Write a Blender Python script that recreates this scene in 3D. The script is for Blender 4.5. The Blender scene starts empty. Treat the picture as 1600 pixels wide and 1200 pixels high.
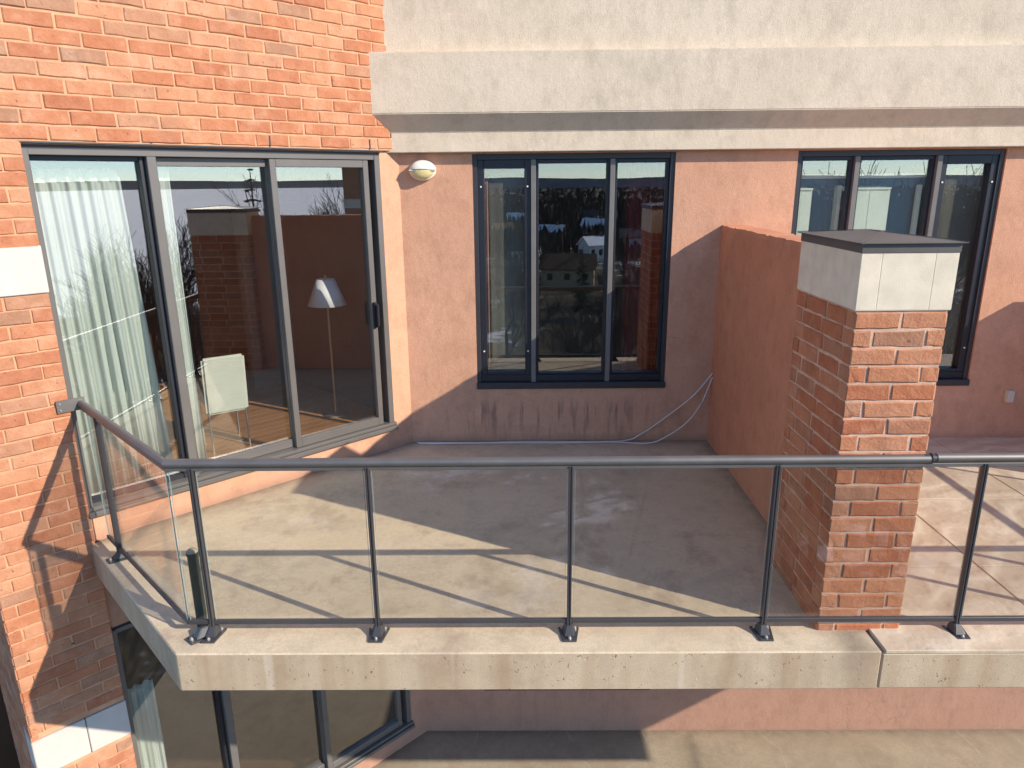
import bpy, bmesh, math, random
from mathutils import Vector, Matrix
R = math.radians
rng = random.Random(7)
S = bpy.context.scene
COL = S.collection

# ---------------------------------------------------------------- camera, sky, sun, exposure
def camera():
    p, y, r = 0.275575, -0.010026, -0.010013
    fw = Vector((0, math.cos(p), -math.sin(p))); up = Vector((0, math.sin(p), math.cos(p))); rt = Vector((1, 0, 0))
    rt, up = rt*math.cos(r)+up*math.sin(r), up*math.cos(r)-rt*math.sin(r)
    Z = Matrix(((math.cos(y), math.sin(y), 0), (-math.sin(y), math.cos(y), 0), (0, 0, 1)))
    rt, up, fw = Z@rt, Z@up, Z@fw
    cam = bpy.data.cameras.new('camera'); o = bpy.data.objects.new('camera', cam); COL.objects.link(o)
    M = Matrix((rt, up, -fw)).transposed().to_4x4(); M.translation = (0, 0, 2.46)
    o.matrix_world = M
    cam.sensor_width = 36; cam.lens = 1116.7/1600*36
    cam.clip_start = 0.05; cam.clip_end = 12000
    S.camera = o
camera()
SUN = Vector((1.64, -0.89, 1.0)).normalized()
ELEV = math.asin(SUN.z); AZ = math.atan2(SUN.x, SUN.y)
W = bpy.data.worlds.new('World'); S.world = W; W.use_nodes = True
nt = W.node_tree; bg = nt.nodes['Background']
sky = nt.nodes.new('ShaderNodeTexSky'); sky.sky_type = 'NISHITA'; sky.sun_disc = False
sky.sun_elevation = ELEV; sky.sun_rotation = AZ; sky.altitude = 2500; sky.air_density = 1.0; sky.dust_density = 0.0; sky.ozone_density = 3.5
nt.links.new(sky.outputs[0], bg.inputs[0]); bg.inputs[1].default_value = 0.15
sl = bpy.data.lights.new('sun', 'SUN'); sl.energy = 3.3; sl.angle = R(0.5); sl.color = (1.0, 0.89, 0.75)
so = bpy.data.objects.new('sun', sl); COL.objects.link(so); so.rotation_euler = SUN.to_track_quat('Z', 'Y').to_euler()
S.view_settings.view_transform = 'Standard'; S.view_settings.look = 'None'
S.view_settings.exposure = 0.92; S.view_settings.gamma = 1.0; S.view_settings.use_curve_mapping = False
S.render.engine = 'CYCLES'
S.cycles.max_bounces = 14; S.cycles.transparent_max_bounces = 24; S.cycles.transmission_bounces = 12
S.cycles.diffuse_bounces = 5; S.cycles.glossy_bounces = 6
S.cycles.use_denoising = True
S.cycles.sample_clamp_indirect = 6

# ---------------------------------------------------------------- materials
class NT:
    def __init__(s, name):
        s.m = bpy.data.materials.new(name); s.m.use_nodes = True
        s.t = s.m.node_tree; s.b = s.t.nodes['Principled BSDF']; s.out = s.t.nodes['Material Output']
        s.pos = None
    def n(s, typ, **kw):
        x = s.t.nodes.new(typ)
        for k, v in kw.items():
            if hasattr(x, k): setattr(x, k, v)
        return x
    def l(s, a, b): s.t.links.new(a, b)
    def P(s):
        if s.pos is None: s.pos = s.n('ShaderNodeNewGeometry').outputs['Position']
        return s.pos
    def mapped(s, scale, loc=(0, 0, 0), rot=(0, 0, 0)):
        m = s.n('ShaderNodeMapping'); s.l(s.P(), m.inputs['Vector'])
        m.inputs['Scale'].default_value = scale; m.inputs['Location'].default_value = loc; m.inputs['Rotation'].default_value = rot
        return m.outputs[0]
    def noise(s, scale, detail=4, rough=0.55, vec=None):
        x = s.n('ShaderNodeTexNoise'); s.l(vec if vec is not None else s.P(), x.inputs['Vector'])
        x.inputs['Scale'].default_value = scale; x.inputs['Detail'].default_value = detail; x.inputs['Roughness'].default_value = rough
        return x.outputs['Fac']
    def ramp(s, fac, stops, interp='LINEAR'):
        x = s.n('ShaderNodeValToRGB'); x.color_ramp.interpolation = interp
        e = x.color_ramp.elements
        while len(e) < len(stops): e.new(0.5)
        for i, (p, c) in enumerate(stops):
            e[i].position = p; e[i].color = (c[0], c[1], c[2], 1) if hasattr(c, '__len__') else (c, c, c, 1)
        s.l(fac, x.inputs[0]); return x.outputs[0]
    def mix(s, fac, a, b, mode='MIX'):
        x = s.n('ShaderNodeMix'); x.data_type = 'RGBA'; x.blend_type = mode
        def put(sock, v):
            if hasattr(v, 'node'): s.l(v, sock)
            elif isinstance(v, (int, float)): sock.default_value = v if sock.type == 'VALUE' else (v, v, v, 1)
            else: sock.default_value = (v[0], v[1], v[2], 1)
        put(x.inputs[0], fac); put(x.inputs[6], a); put(x.inputs[7], b)
        return x.outputs[2]
    def math(s, op, a, b=0.0, c=None):
        x = s.n('ShaderNodeMath'); x.operation = op
        for i, v in enumerate((a, b) if c is None else (a, b, c)):
            if hasattr(v, 'node'): s.l(v, x.inputs[i])
            else: x.inputs[i].default_value = v
        return x.outputs[0]
    def xyz(s):
        x = s.n('ShaderNodeSeparateXYZ'); s.l(s.P(), x.inputs[0]); return x.outputs
    def bump(s, h, strength, dist):
        x = s.n('ShaderNodeBump'); x.inputs['Strength'].default_value = strength; x.inputs['Distance'].default_value = dist
        s.l(h, x.inputs['Height']); s.l(x.outputs[0], s.b.inputs['Normal']); return x
    def col(s, v):
        if hasattr(v, 'node'): s.l(v, s.b.inputs['Base Color'])
        else: s.b.inputs['Base Color'].default_value = (v[0], v[1], v[2], 1)
    def set(s, rough=0.8, spec=0.3, metal=0.0):
        s.b.inputs['Roughness'].default_value = rough; s.b.inputs['Specular IOR Level'].default_value = spec
        s.b.inputs['Metallic'].default_value = metal

MAT = {}
def simple(name, c, rough=0.6, spec=0.4, metal=0.0, var=0.12, scale=6, bump=0.0, bscale=80):
    k = NT(name)
    f = k.noise(scale, 5)
    lo = [x*(1-var) for x in c]; hi = [min(1, x*(1+var)) for x in c]
    k.col(k.ramp(f, [(0.3, lo), (0.7, hi)])); k.set(rough, spec, metal)
    if bump: k.bump(k.noise(bscale, 4), bump, 0.004)
    MAT[name] = k.m; return k

def mk_stucco(name, a, b, stains=False, fine=1.0, edge_dirt=False):
    k = NT(name)
    c = k.mix(k.ramp(k.noise(1.3, 5, 0.6), [(0.35, 0), (0.68, 1)]), a, b)
    c = k.mix(k.ramp(k.noise(1.0, 4, 0.6, k.mapped((5, 5, 1.1), (3, 1, 2))), [(0.55, 0), (0.8, 0.3)]), c, [x*0.78 for x in a])
    c = k.mix(k.ramp(k.noise(6, 6, 0.72, k.mapped((1, 1, 0.7), (2, 5, 1))), [(0.47, 0), (0.70, 0.7)]), c, [x*0.74 for x in a])
    c = k.mix(k.ramp(k.noise(2.6, 5, 0.7, k.mapped((1, 1, 1), (7, 7, 7))), [(0.55, 0), (0.7, 0.45)]), c, [min(1, x*1.14) for x in b])
    c = k.mix(k.ramp(k.noise(120, 3, 0.7), [(0.34, 0.36), (0.58, 0)]), c, [x*0.62 for x in a])
    v = k.n('ShaderNodeTexVoronoi'); v.feature = 'DISTANCE_TO_EDGE'; v.inputs['Scale'].default_value = 1.0
    nn = k.n('ShaderNodeTexNoise'); nn.inputs['Scale'].default_value = 3.0; nn.inputs['Detail'].default_value = 6; k.l(k.P(), nn.inputs['Vector'])
    va = k.n('ShaderNodeVectorMath'); va.operation = 'MULTIPLY_ADD'; k.l(nn.outputs['Color'], va.inputs[0]); va.inputs[1].default_value = (0.5, 0.5, 0.5); k.l(k.mapped((0.9, 0.9, 0.42), (3, 1, 4)), va.inputs[2]); k.l(va.outputs[0], v.inputs['Vector'])
    crk = k.math('MULTIPLY', k.ramp(v.outputs['Distance'], [(0.0, 1), (0.006, 0)]), k.ramp(k.noise(1.1, 3, 0.5, k.mapped((1, 1, 1), (5, 2, 2))), [(0.56, 0), (0.64, 0.55)]))
    if stains: c = k.mix(crk, c, [x*0.5 for x in a])
    if stains:
        o = k.xyz()
        st = k.ramp(k.noise(1.0, 4, 0.6, k.mapped((15, 3, 1.5))), [(0.50, 0), (0.60, 1)])
        zz = k.ramp(k.math('DIVIDE', o[2], 0.6), [(0.0, 0.2), (0.25, 0.6), (0.55, 1), (0.8, 0.0)])
        xx = k.ramp(k.math('DIVIDE', k.math('ADD', o[0], 1.3), 3.0), [(0.15, 0), (0.32, 1), (0.72, 1), (0.92, 0)])
        f = k.math('MULTIPLY', k.math('MULTIPLY', st, zz), xx)
        f = k.math('MULTIPLY', f, 0.55)
        c = k.mix(f, c, (0.10, 0.07, 0.07))
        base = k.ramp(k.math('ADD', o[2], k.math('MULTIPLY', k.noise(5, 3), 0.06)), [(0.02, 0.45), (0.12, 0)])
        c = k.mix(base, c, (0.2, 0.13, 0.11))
    k.col(c); k.set(0.92, 0.15)
    h = k.math('ADD', k.noise(110, 3, 0.7), k.math('MULTIPLY', k.noise(14, 5, 0.6, k.mapped((1, 1, 0.6))), 1.6))
    k.bump(h, 0.45*fine, 0.007)
    MAT[name] = k.m
mk_stucco('stucco', (0.63, 0.340, 0.215), (0.68, 0.380, 0.245), stains=True)
mk_stucco('stucco_partition', (0.62, 0.270, 0.155), (0.68, 0.315, 0.185))
mk_stucco('stucco_cream', (0.69, 0.575, 0.43), (0.74, 0.62, 0.475), fine=0.8)

def mk_brick(name, island, tint=(1, 1, 1)):
    k = NT(name)
    if island: r = k.n('ShaderNodeNewGeometry').outputs['Random Per Island']
    else: r = k.n('ShaderNodeObjectInfo').outputs['Random']
    base = k.ramp(r, [(0.0, (0.54, 0.205, 0.095)), (0.2, (0.60, 0.270, 0.138)), (0.4, (0.52, 0.195, 0.092)),
                      (0.58, (0.62, 0.300, 0.165)), (0.74, (0.49, 0.178, 0.085)), (0.86, (0.50, 0.245, 0.140)), (0.95, (0.43, 0.225, 0.135))], 'CONSTANT')
    n1 = k.ramp(k.noise(9, 6, 0.65), [(0.3, 0), (0.72, 1)])
    c = k.mix(n1, k.mix(1.0, base, (0.80, 0.74, 0.70), 'MULTIPLY'), k.mix(0.22, base, (0.64, 0.38, 0.24)))
    c = k.mix(k.ramp(k.noise(4.5, 5, 0.7), [(0.55, 0), (0.74, 0.38)]), c, (0.62, 0.42, 0.29))      # lime bloom
    c = k.mix(k.ramp(k.noise(38, 3, 0.6), [(0.655, 0), (0.71, 0.7)]), c, (0.20, 0.08, 0.05))         # small dark pits
    c = k.mix(k.ramp(k.noise(2.2, 4, 0.6), [(0.57, 0), (0.74, 0.45)]), c, (0.27, 0.16, 0.115))         # soot
    c = k.mix(0.05, c, (0.60, 0.42, 0.34))
    c = k.mix(1.0, c, [0.93*q for q in tint], 'MULTIPLY')
    k.col(c); k.set(0.9, 0.18)
    h = k.math('ADD', k.noise(60, 5, 0.7), k.math('MULTIPLY', k.noise(14, 4), 1.3))
    k.bump(h, 0.8, 0.007); MAT[name] = k.m
mk_brick('brick', False); mk_brick('brick_red', False, (1.04, 0.93, 0.88)); mk_brick('brick_joined', True)
k = simple('mortar', (0.56, 0.315, 0.185), 0.95, 0.1, var=0.16, scale=14, bump=0.5, bscale=120)
k = simple('mortar_pillar', (0.62, 0.40, 0.28), 0.95, 0.1, var=0.2, scale=12, bump=0.6, bscale=110)
simple('stone', (0.76, 0.65, 0.49), 0.9, 0.15, var=0.09, scale=9, bump=0.25, bscale=140)
simple('stone_white', (0.56, 0.515, 0.46), 0.9, 0.15, var=0.05, scale=9, bump=0.2, bscale=140)

def mk_concrete(name, a, b, dark, pits=False, cracks=True, dirt=False):
    k = NT(name)
    c = k.mix(k.ramp(k.noise(0.9, 6, 0.6), [(0.35, 0), (0.66, 1)]), a, b)
    c = k.mix(k.ramp(k.noise(3.6, 7, 0.75), [(0.46, 0), (0.72, 0.85)]), c, dark)
    c = k.mix(k.ramp(k.noise(170, 2, 0.8), [(0.32, 0.7), (0.52, 0)]), c, [x*0.55 for x in a])
    c = k.mix(k.ramp(k.noise(2.0, 5, 0.7, k.mapped((1, 1, 1), (8, 3, 1))), [(0.62, 0), (0.75, 0.2)]), c, [min(1, x*1.12) for x in b])
    if dirt:
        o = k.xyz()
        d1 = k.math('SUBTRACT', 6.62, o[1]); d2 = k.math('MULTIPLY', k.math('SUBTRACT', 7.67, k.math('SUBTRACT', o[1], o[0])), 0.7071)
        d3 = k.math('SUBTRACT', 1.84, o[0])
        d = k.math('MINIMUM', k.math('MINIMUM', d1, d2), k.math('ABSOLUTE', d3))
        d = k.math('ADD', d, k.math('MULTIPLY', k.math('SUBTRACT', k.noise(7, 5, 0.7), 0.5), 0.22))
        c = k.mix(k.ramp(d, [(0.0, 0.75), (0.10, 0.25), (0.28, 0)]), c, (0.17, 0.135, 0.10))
        c = k.mix(k.math('MULTIPLY', k.ramp(k.noise(31, 7, 0.85), [(0.40, 0.6), (0.56, 0)]), k.ramp(k.noise(1.9, 5, 0.7), [(0.40, 0.15), (0.62, 1)])), c, [x*0.70 for x in a])
        c = k.mix(k.ramp(k.noise(2.3, 7, 0.75, k.mapped((1, 0.7, 1), (4, 4, 4))), [(0.55, 0), (0.66, 0.55)]), c, (0.36, 0.255, 0.19))
        c = k.mix(k.ramp(k.noise(1.5, 6, 0.7, k.mapped((1, 1, 1), (1, 9, 3))), [(0.54, 0), (0.66, 0.5)]), c, (0.34, 0.265, 0.185))
    if cracks:
        v = k.n('ShaderNodeTexVoronoi'); v.feature = 'DISTANCE_TO_EDGE'; v.inputs['Scale'].default_value = 1.0
        nn = k.n('ShaderNodeTexNoise'); nn.inputs['Scale'].default_value = 2.5; nn.inputs['Detail'].default_value = 4
        k.l(k.P(), nn.inputs['Vector'])
        va = k.n('ShaderNodeVectorMath'); va.operation = 'MULTIPLY_ADD'
        k.l(nn.outputs['Color'], va.inputs[0]); va.inputs[1].default_value = (0.16, 0.16, 0.16); k.l(k.mapped((1.3, 0.28, 1), (0.4, 0.1, 0.3)), va.inputs[2])
        k.l(va.outputs[0], v.inputs['Vector'])
        m = k.ramp(v.outputs['Distance'], [(0.0, 1), (0.006, 0)])
        msk = k.ramp(k.noise(1.7, 3), [(0.48, 0), (0.60, 0.55)])
        c = k.mix(k.math('MULTIPLY', m, msk), c, (0.60, 0.54, 0.45))
    h = k.math('ADD', k.noise(150, 4, 0.7), k.math('MULTIPLY', k.noise(6, 4), 1.2))
    if pits:
        pm = k.math('MAXIMUM', k.ramp(k.noise(40, 3, 0.55, k.mapped((1, 1, 0.75))), [(0.665, 0), (0.70, 1)]), k.ramp(k.noise(75, 2, 0.5, k.mapped((1, 1, 0.8), (3, 1, 7))), [(0.69, 0), (0.73, 1)]))
        gate = k.ramp(k.noise(4, 4), [(0.40, 0), (0.50, 1)])
        o = k.n('ShaderNodeNewGeometry').outputs['Normal']
        sx = k.n('ShaderNodeSeparateXYZ'); k.l(o, sx.inputs[0])
        side = k.ramp(k.math('ABSOLUTE', sx.outputs[2]), [(0.3, 1), (0.6, 0)])
        pf = k.math('MULTIPLY', k.math('MULTIPLY', pm, gate), side)
        c = k.mix(pf, c, (0.10, 0.07, 0.05))
        # rain streaks down the slab edge
        stc = k.math('MULTIPLY', k.ramp(k.noise(1, 3, 0.6, k.mapped((5, 2, 0.35))), [(0.42, 0), (0.72, 0.65)]), side)
        c = k.mix(k.math('MULTIPLY', side, 0.4), c, (0.50, 0.345, 0.215))
        c = k.mix(stc, c, (0.37, 0.245, 0.145))
        stw = k.math('MULTIPLY', k.ramp(k.noise(1, 3, 0.6, k.mapped((6, 2, 0.3), (4, 2, 0))), [(0.62, 0), (0.74, 0.4)]), side)
        c = k.mix(stw, c, (0.78, 0.70, 0.56))
        h = k.math('SUBTRACT', h, k.math('MULTIPLY', pf, 6.0))
    k.col(c); k.set(0.9, 0.2); k.bump(h, 0.35, 0.006); MAT[name] = k.m
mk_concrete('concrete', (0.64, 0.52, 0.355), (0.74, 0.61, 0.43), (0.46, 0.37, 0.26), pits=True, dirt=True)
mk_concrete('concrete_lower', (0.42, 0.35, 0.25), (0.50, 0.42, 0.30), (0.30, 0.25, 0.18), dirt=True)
def mk_stamped():
    k = NT('stamped_concrete')
    w = k.n('ShaderNodeTexWave'); w.inputs['Scale'].default_value = 0.9; w.inputs['Distortion'].default_value = 14; w.inputs['Detail'].default_value = 5
    w.inputs['Detail Scale'].default_value = 1.4
    k.l(k.mapped((1, 1, 1), (0, 0, 0), (0, 0, R(62))), w.inputs['Vector'])
    c = k.mix(k.ramp(w.outputs['Fac'], [(0.2, 0), (0.8, 1)]), (0.54, 0.425, 0.305), (0.62, 0.51, 0.38))
    c = k.mix(k.ramp(k.noise(3, 6, 0.7), [(0.5, 0), (0.75, 0.6)]), c, (0.46, 0.35, 0.245))
    k.col(c); k.set(0.85, 0.25)
    h = k.math('ADD', w.outputs['Fac'], k.math('MULTIPLY', k.noise(30, 4), 0.4)); k.bump(h, 0.6, 0.012)
    MAT['stamped'] = k.m
mk_stamped()
simple('bronze', (0.190, 0.172, 0.158), 0.47, 0.5, metal=0.55, var=0.12)
simple('bronze_dark', (0.050, 0.048, 0.050), 0.4, 0.5, var=0.1)
simple('window_paint_lit', (0.16, 0.15, 0.138), 0.45, 0.5, var=0.08)  # sunlit copy of the frame paint, lightened for the mullion fronts
simple('window_paint_shaded', (0.034, 0.033, 0.038), 0.45, 0.5, var=0.08)  # frame paint darkened to carry the shade under the cornice
simple('window_black', (0.012, 0.013, 0.020), 0.45, 0.5, var=0.1)
simple('door_paint', (0.125, 0.115, 0.105), 0.42, 0.5, var=0.06)
simple('cap_metal', (0.115, 0.098, 0.090), 0.5, 0.4, var=0.15, scale=4)
simple('steel', (0.55, 0.55, 0.53), 0.35, 0.5, metal=0.8)
simple('white_plastic', (0.78, 0.74, 0.64), 0.45, 0.4, var=0.05)
simple('lamp_lens', (0.72, 0.60, 0.28), 0.25, 0.5, var=0.1, scale=20)
simple('cable_grey', (0.62, 0.58, 0.53), 0.5, 0.4, var=0.05)
simple('beige_plastic', (0.62, 0.58, 0.48), 0.5, 0.4, var=0.05)
simple('pipe_green', (0.030, 0.045, 0.040), 0.55, 0.4, var=0.3, scale=30)
simple('curtain', (0.52, 0.555, 0.505), 0.95, 0.1, var=0.04, scale=3)
simple('curtain_red', (0.16, 0.035, 0.035), 0.95, 0.1, var=0.1)
simple('curtain_grey', (0.17, 0.16, 0.135), 0.95, 0.1, var=0.12, scale=2)
simple('veil_blue', (0.20, 0.265, 0.30), 0.95, 0.1, var=0.06, scale=2)  # blue grey of the veil on the glass, put into a sheet
simple('curtain_pink', (0.36, 0.20, 0.17), 0.95, 0.1, var=0.1)
simple('blind', (0.80, 0.86, 0.74), 0.9, 0.1, var=0.03)
simple('room_paint', (0.17, 0.145, 0.125), 0.9, 0.1, var=0.06, scale=2)
simple('room_dark', (0.10, 0.055, 0.035), 0.8, 0.1, var=0.2, scale=2)
simple('room_blue', (0.10, 0.115, 0.13), 0.9, 0.1, var=0.1)
simple('ceiling', (0.35, 0.34, 0.32), 0.9, 0.1, var=0.03)
simple('chair_leather', (0.62, 0.62, 0.52), 0.6, 0.3, var=0.05)
simple('chrome', (0.6, 0.58, 0.55), 0.25, 0.5, metal=0.9)
simple('brass', (0.55, 0.40, 0.22), 0.35, 0.5, metal=0.8)
simple('lampshade', (0.70, 0.72, 0.72), 0.9, 0.1, var=0.03)
def mk_wood():
    k = NT('floor_wood'); r = k.n('ShaderNodeObjectInfo').outputs['Random']
    c = k.ramp(r, [(0, (0.40, 0.180, 0.062)), (0.5, (0.47, 0.220, 0.080)), (1, (0.36, 0.155, 0.05))])
    c = k.mix(k.ramp(k.noise(1, 5, 0.6, k.mapped((40, 4, 4), rot=(0, 0, R(-45)))), [(0.4, 0), (0.7, 0.35)]), c, (0.15, 0.06, 0.02))
    k.col(c); k.set(0.4, 0.5); MAT['wood'] = k.m
mk_wood()
def mk_glass(name, r0, tint):
    k = NT(name); t = k.t; t.nodes.remove(k.b)
    tr = k.n('ShaderNodeBsdfTransparent'); tr.inputs[0].default_value = (*tint, 1)
    gl = k.n('ShaderNodeBsdfGlossy'); gl.inputs['Roughness'].default_value = 0.0; gl.inputs[0].default_value = (0.97, 0.98, 1, 1)
    lw = k.n('ShaderNodeLayerWeight'); lw.inputs[0].default_value = 0.5
    f = k.math('POWER', lw.outputs['Facing'], 5.0)
    f = k.math('MULTIPLY_ADD', f, 1-r0, r0)
    mx = k.n('ShaderNodeMixShader'); k.l(f, mx.inputs[0]); k.l(tr.outputs[0], mx.inputs[1]); k.l(gl.outputs[0], mx.inputs[2])
    k.l(mx.outputs[0], k.out.inputs[0]); MAT[name] = k.m
mk_glass('glass_window', 0.14, (0.96, 0.98, 0.97))
mk_glass('glass_rail', 0.058, (0.985, 0.992, 0.987))
k = simple('glass_edge', (0.28, 0.36, 0.33), 0.3, 0.5)
# landscape
def mk_ground():
    k = NT('ground_grass')
    c = k.mix(k.ramp(k.noise(0.02, 5), [(0.4, 0), (0.6, 1)]), (0.075, 0.065, 0.038), (0.13, 0.105, 0.065))
    c = k.mix(k.ramp(k.noise(0.06, 5, 0.7), [(0.56, 0), (0.62, 0.85)]), c, (0.70, 0.70, 0.72))    # lying snow
    k.col(c); k.set(0.95, 0.1); MAT['ground'] = k.m
mk_ground()
simple('lake_ice', (0.90, 0.89, 0.88), 0.8, 0.2, var=0.05, scale=0.01)
simple('hill_forest_hazy', (0.050, 0.068, 0.095), 0.95, 0.05, var=0.35, scale=0.02)  # blue grey of distant haze mixed into the forest colour
simple('bark', (0.075, 0.058, 0.048), 0.95, 0.05, var=0.2)
simple('needles', (0.022, 0.036, 0.024), 0.9, 0.1, var=0.3)
simple('woods', (0.070, 0.052, 0.040), 0.95, 0.05, var=0.45, scale=0.05)
simple('siding_white', (0.62, 0.60, 0.56), 0.8, 0.2); simple('siding_tan', (0.36, 0.26, 0.15), 0.8, 0.2); simple('siding_blue', (0.16, 0.2, 0.26), 0.8, 0.2)
simple('shingle_dark', (0.07, 0.07, 0.075), 0.9, 0.1); simple('shingle_brown', (0.17, 0.10, 0.055), 0.9, 0.1); simple('snow', (0.8, 0.8, 0.82), 0.8, 0.2)
simple('asphalt', (0.055, 0.055, 0.058), 0.9, 0.2)

# ---------------------------------------------------------------- helpers
def link(name, me, parent=None, label=None, kind=None, loc=None):
    o = bpy.data.objects.new(name, me); COL.objects.link(o)
    if parent is not None: o.parent = parent
    if label: o['label'] = label
    if kind: o['kind'] = kind
    if loc is not None: o.location = loc
    return o
def tag(o, label, cat, group=None):
    o['label'] = label; o['category'] = cat
    if group: o['group'] = group
    return o
def empty(name, loc=(0, 0, 0), rz=0.0):
    o = bpy.data.objects.new(name, None); COL.objects.link(o); o.location = loc; o.rotation_euler = (0, 0, rz)
    o.empty_display_size = 0.1
    return o
def thing(name, label, cat, loc=(0, 0, 0), rz=0.0, group=None):
    return tag(empty(name, loc, rz), label, cat, group)
def bx(bm, x0, x1, y0, y1, z0, z1):
    v = [bm.verts.new(p) for p in ((x0, y0, z0), (x1, y0, z0), (x1, y1, z0), (x0, y1, z0), (x0, y0, z1), (x1, y0, z1), (x1, y1, z1), (x0, y1, z1))]
    for f in ((3, 2, 1, 0), (4, 5, 6, 7), (0, 1, 5, 4), (1, 2, 6, 5), (2, 3, 7, 6), (3, 0, 4, 7)): bm.faces.new([v[i] for i in f])
    return v
def prism(bm, pts, z0, z1):
    a = [bm.verts.new((x, y, z0)) for x, y in pts]; b = [bm.verts.new((x, y, z1)) for x, y in pts]
    bm.faces.new(a[::-1]); bm.faces.new(b)
    n = len(pts)
    for i in range(n): bm.faces.new((a[i], a[(i+1) % n], b[(i+1) % n], b[i]))
def tube(bm, pts, r, seg=12, cap=True, radii=None):
    pts = [Vector(p) for p in pts]; rings = []
    for i, p in enumerate(pts):
        d = (pts[min(i+1, len(pts)-1)]-pts[max(i-1, 0)]).normalized()
        a = Vector((0, 0, 1)) if abs(d.z) < 0.9 else Vector((1, 0, 0))
        u = d.cross(a).normalized(); w = d.cross(u)
        rr = radii[i] if radii else r
        if 0 < i < len(pts)-1 and not radii:
            d1 = (pts[i]-pts[i-1]).normalized(); d2 = (pts[i+1]-pts[i]).normalized()
            c = max(0.5, math.sqrt(max(0, (1+d1.dot(d2))/2)))
            side = (d1-d2); 
            rings.append([bm.verts.new(p+(u*math.cos(t)/c+w*math.sin(t))*rr if abs(d1.z) < 0.01 and abs(d2.z) < 0.01 else p+(u*math.cos(t)+w*math.sin(t))*rr) for t in [2*math.pi*j/seg for j in range(seg)]])
        else:
            rings.append([bm.verts.new(p+(u*math.cos(t)+w*math.sin(t))*rr) for t in [2*math.pi*j/seg for j in range(seg)]])
    sharp = len(pts) == 3
    for q, (a, b) in enumerate(zip(rings, rings[1:])):
        if sharp and q == 1: a = [bm.verts.new(v.co) for v in a]
        for j in range(seg):
            f = bm.faces.new((a[j], a[(j+1) % seg], b[(j+1) % seg], b[j])); f.smooth = seg > 6
    if cap: bm.faces.new([bm.verts.new(v.co) for v in rings[0][::-1]]); bm.faces.new([bm.verts.new(v.co) for v in rings[-1]])
def lathe(bm, prof, seg=24, c=(0, 0)):
    rings = [[bm.verts.new((c[0]+r*math.cos(2*math.pi*j/seg), c[1]+r*math.sin(2*math.pi*j/seg), z)) for j in range(seg)] for r, z in prof]
    for a, b in zip(rings, rings[1:]):
        for j in range(seg):
            f = bm.faces.new((a[j], a[(j+1) % seg], b[(j+1) % seg], b[j])); f.smooth = True
    bm.faces.new([bm.verts.new(v.co) for v in rings[0][::-1]]); bm.faces.new([bm.verts.new(v.co) for v in rings[-1]])
def mesh(bm, name, m, bevel=0.0, seg=1):
    bmesh.ops.recalc_face_normals(bm, faces=bm.faces)
    if bevel:
        bmesh.ops.bevel(bm, geom=[e for e in bm.edges if e.calc_face_angle(0) > 0.5], offset=bevel, segments=seg, affect='EDGES', clamp_overlap=True)
    me = bpy.data.meshes.new(name); bm.to_mesh(me); bm.free()
    me.materials.append(MAT[m] if isinstance(m, str) else m); return me
def part(name, m, parent, *boxes, bevel=0.0, seg=1, label=None, kind=None):
    bm = bmesh.new()
    for b in boxes: bx(bm, *b)
    return link(name, mesh(bm, name, m, bevel, seg), parent, label, kind)
def pbm(name, m, parent, bm, bevel=0.0, seg=1, label=None, kind=None):
    return link(name, mesh(bm, name, m, bevel, seg), parent, label, kind)
def wall_mesh(bm, X, Z, holes, y0, y1):
    holes = [(max(h[0], X[0]), min(h[1], X[-1]), max(h[2], Z[0]), min(h[3], Z[-1])) for h in holes]
    xs = sorted({*X, *[h[0] for h in holes], *[h[1] for h in holes]}); zs = sorted({*Z, *[h[2] for h in holes], *[h[3] for h in holes]})
    nx, nz = len(xs)-1, len(zs)-1
    def solid(i, j):
        if not (0 <= i < nx and 0 <= j < nz): return False
        cx, cz = (xs[i]+xs[i+1])/2, (zs[j]+zs[j+1])/2
        return not any(h[0] < cx < h[1] and h[2] < cz < h[3] for h in holes)
    V = {}
    def v(i, j, k):
        if (i, j, k) not in V: V[i, j, k] = bm.verts.new((xs[i], (y0, y1)[k], zs[j]))
        return V[i, j, k]
    for i in range(nx):
        for j in range(nz):
            if not solid(i, j): continue
            bm.faces.new((v(i, j, 0), v(i+1, j, 0), v(i+1, j+1, 0), v(i, j+1, 0)))
            bm.faces.new((v(i, j, 1), v(i, j+1, 1), v(i+1, j+1, 1), v(i+1, j, 1)))
            if not solid(i-1, j): bm.faces.new((v(i, j, 0), v(i, j+1, 0), v(i, j+1, 1), v(i, j, 1)))
            if not solid(i+1, j): bm.faces.new((v(i+1, j, 0), v(i+1, j, 1), v(i+1, j+1, 1), v(i+1, j+1, 0)))
            if not solid(i, j-1): bm.faces.new((v(i, j, 0), v(i, j, 1), v(i+1, j, 1), v(i+1, j, 0)))
            if not solid(i, j+1): bm.faces.new((v(i, j+1, 0), v(i+1, j+1, 0), v(i+1, j+1, 1), v(i, j+1, 1)))

# local frames: x to the viewer's right, y into the building, z up
CX, CY = -1.05, 6.62
STOREY = 3.43

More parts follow.
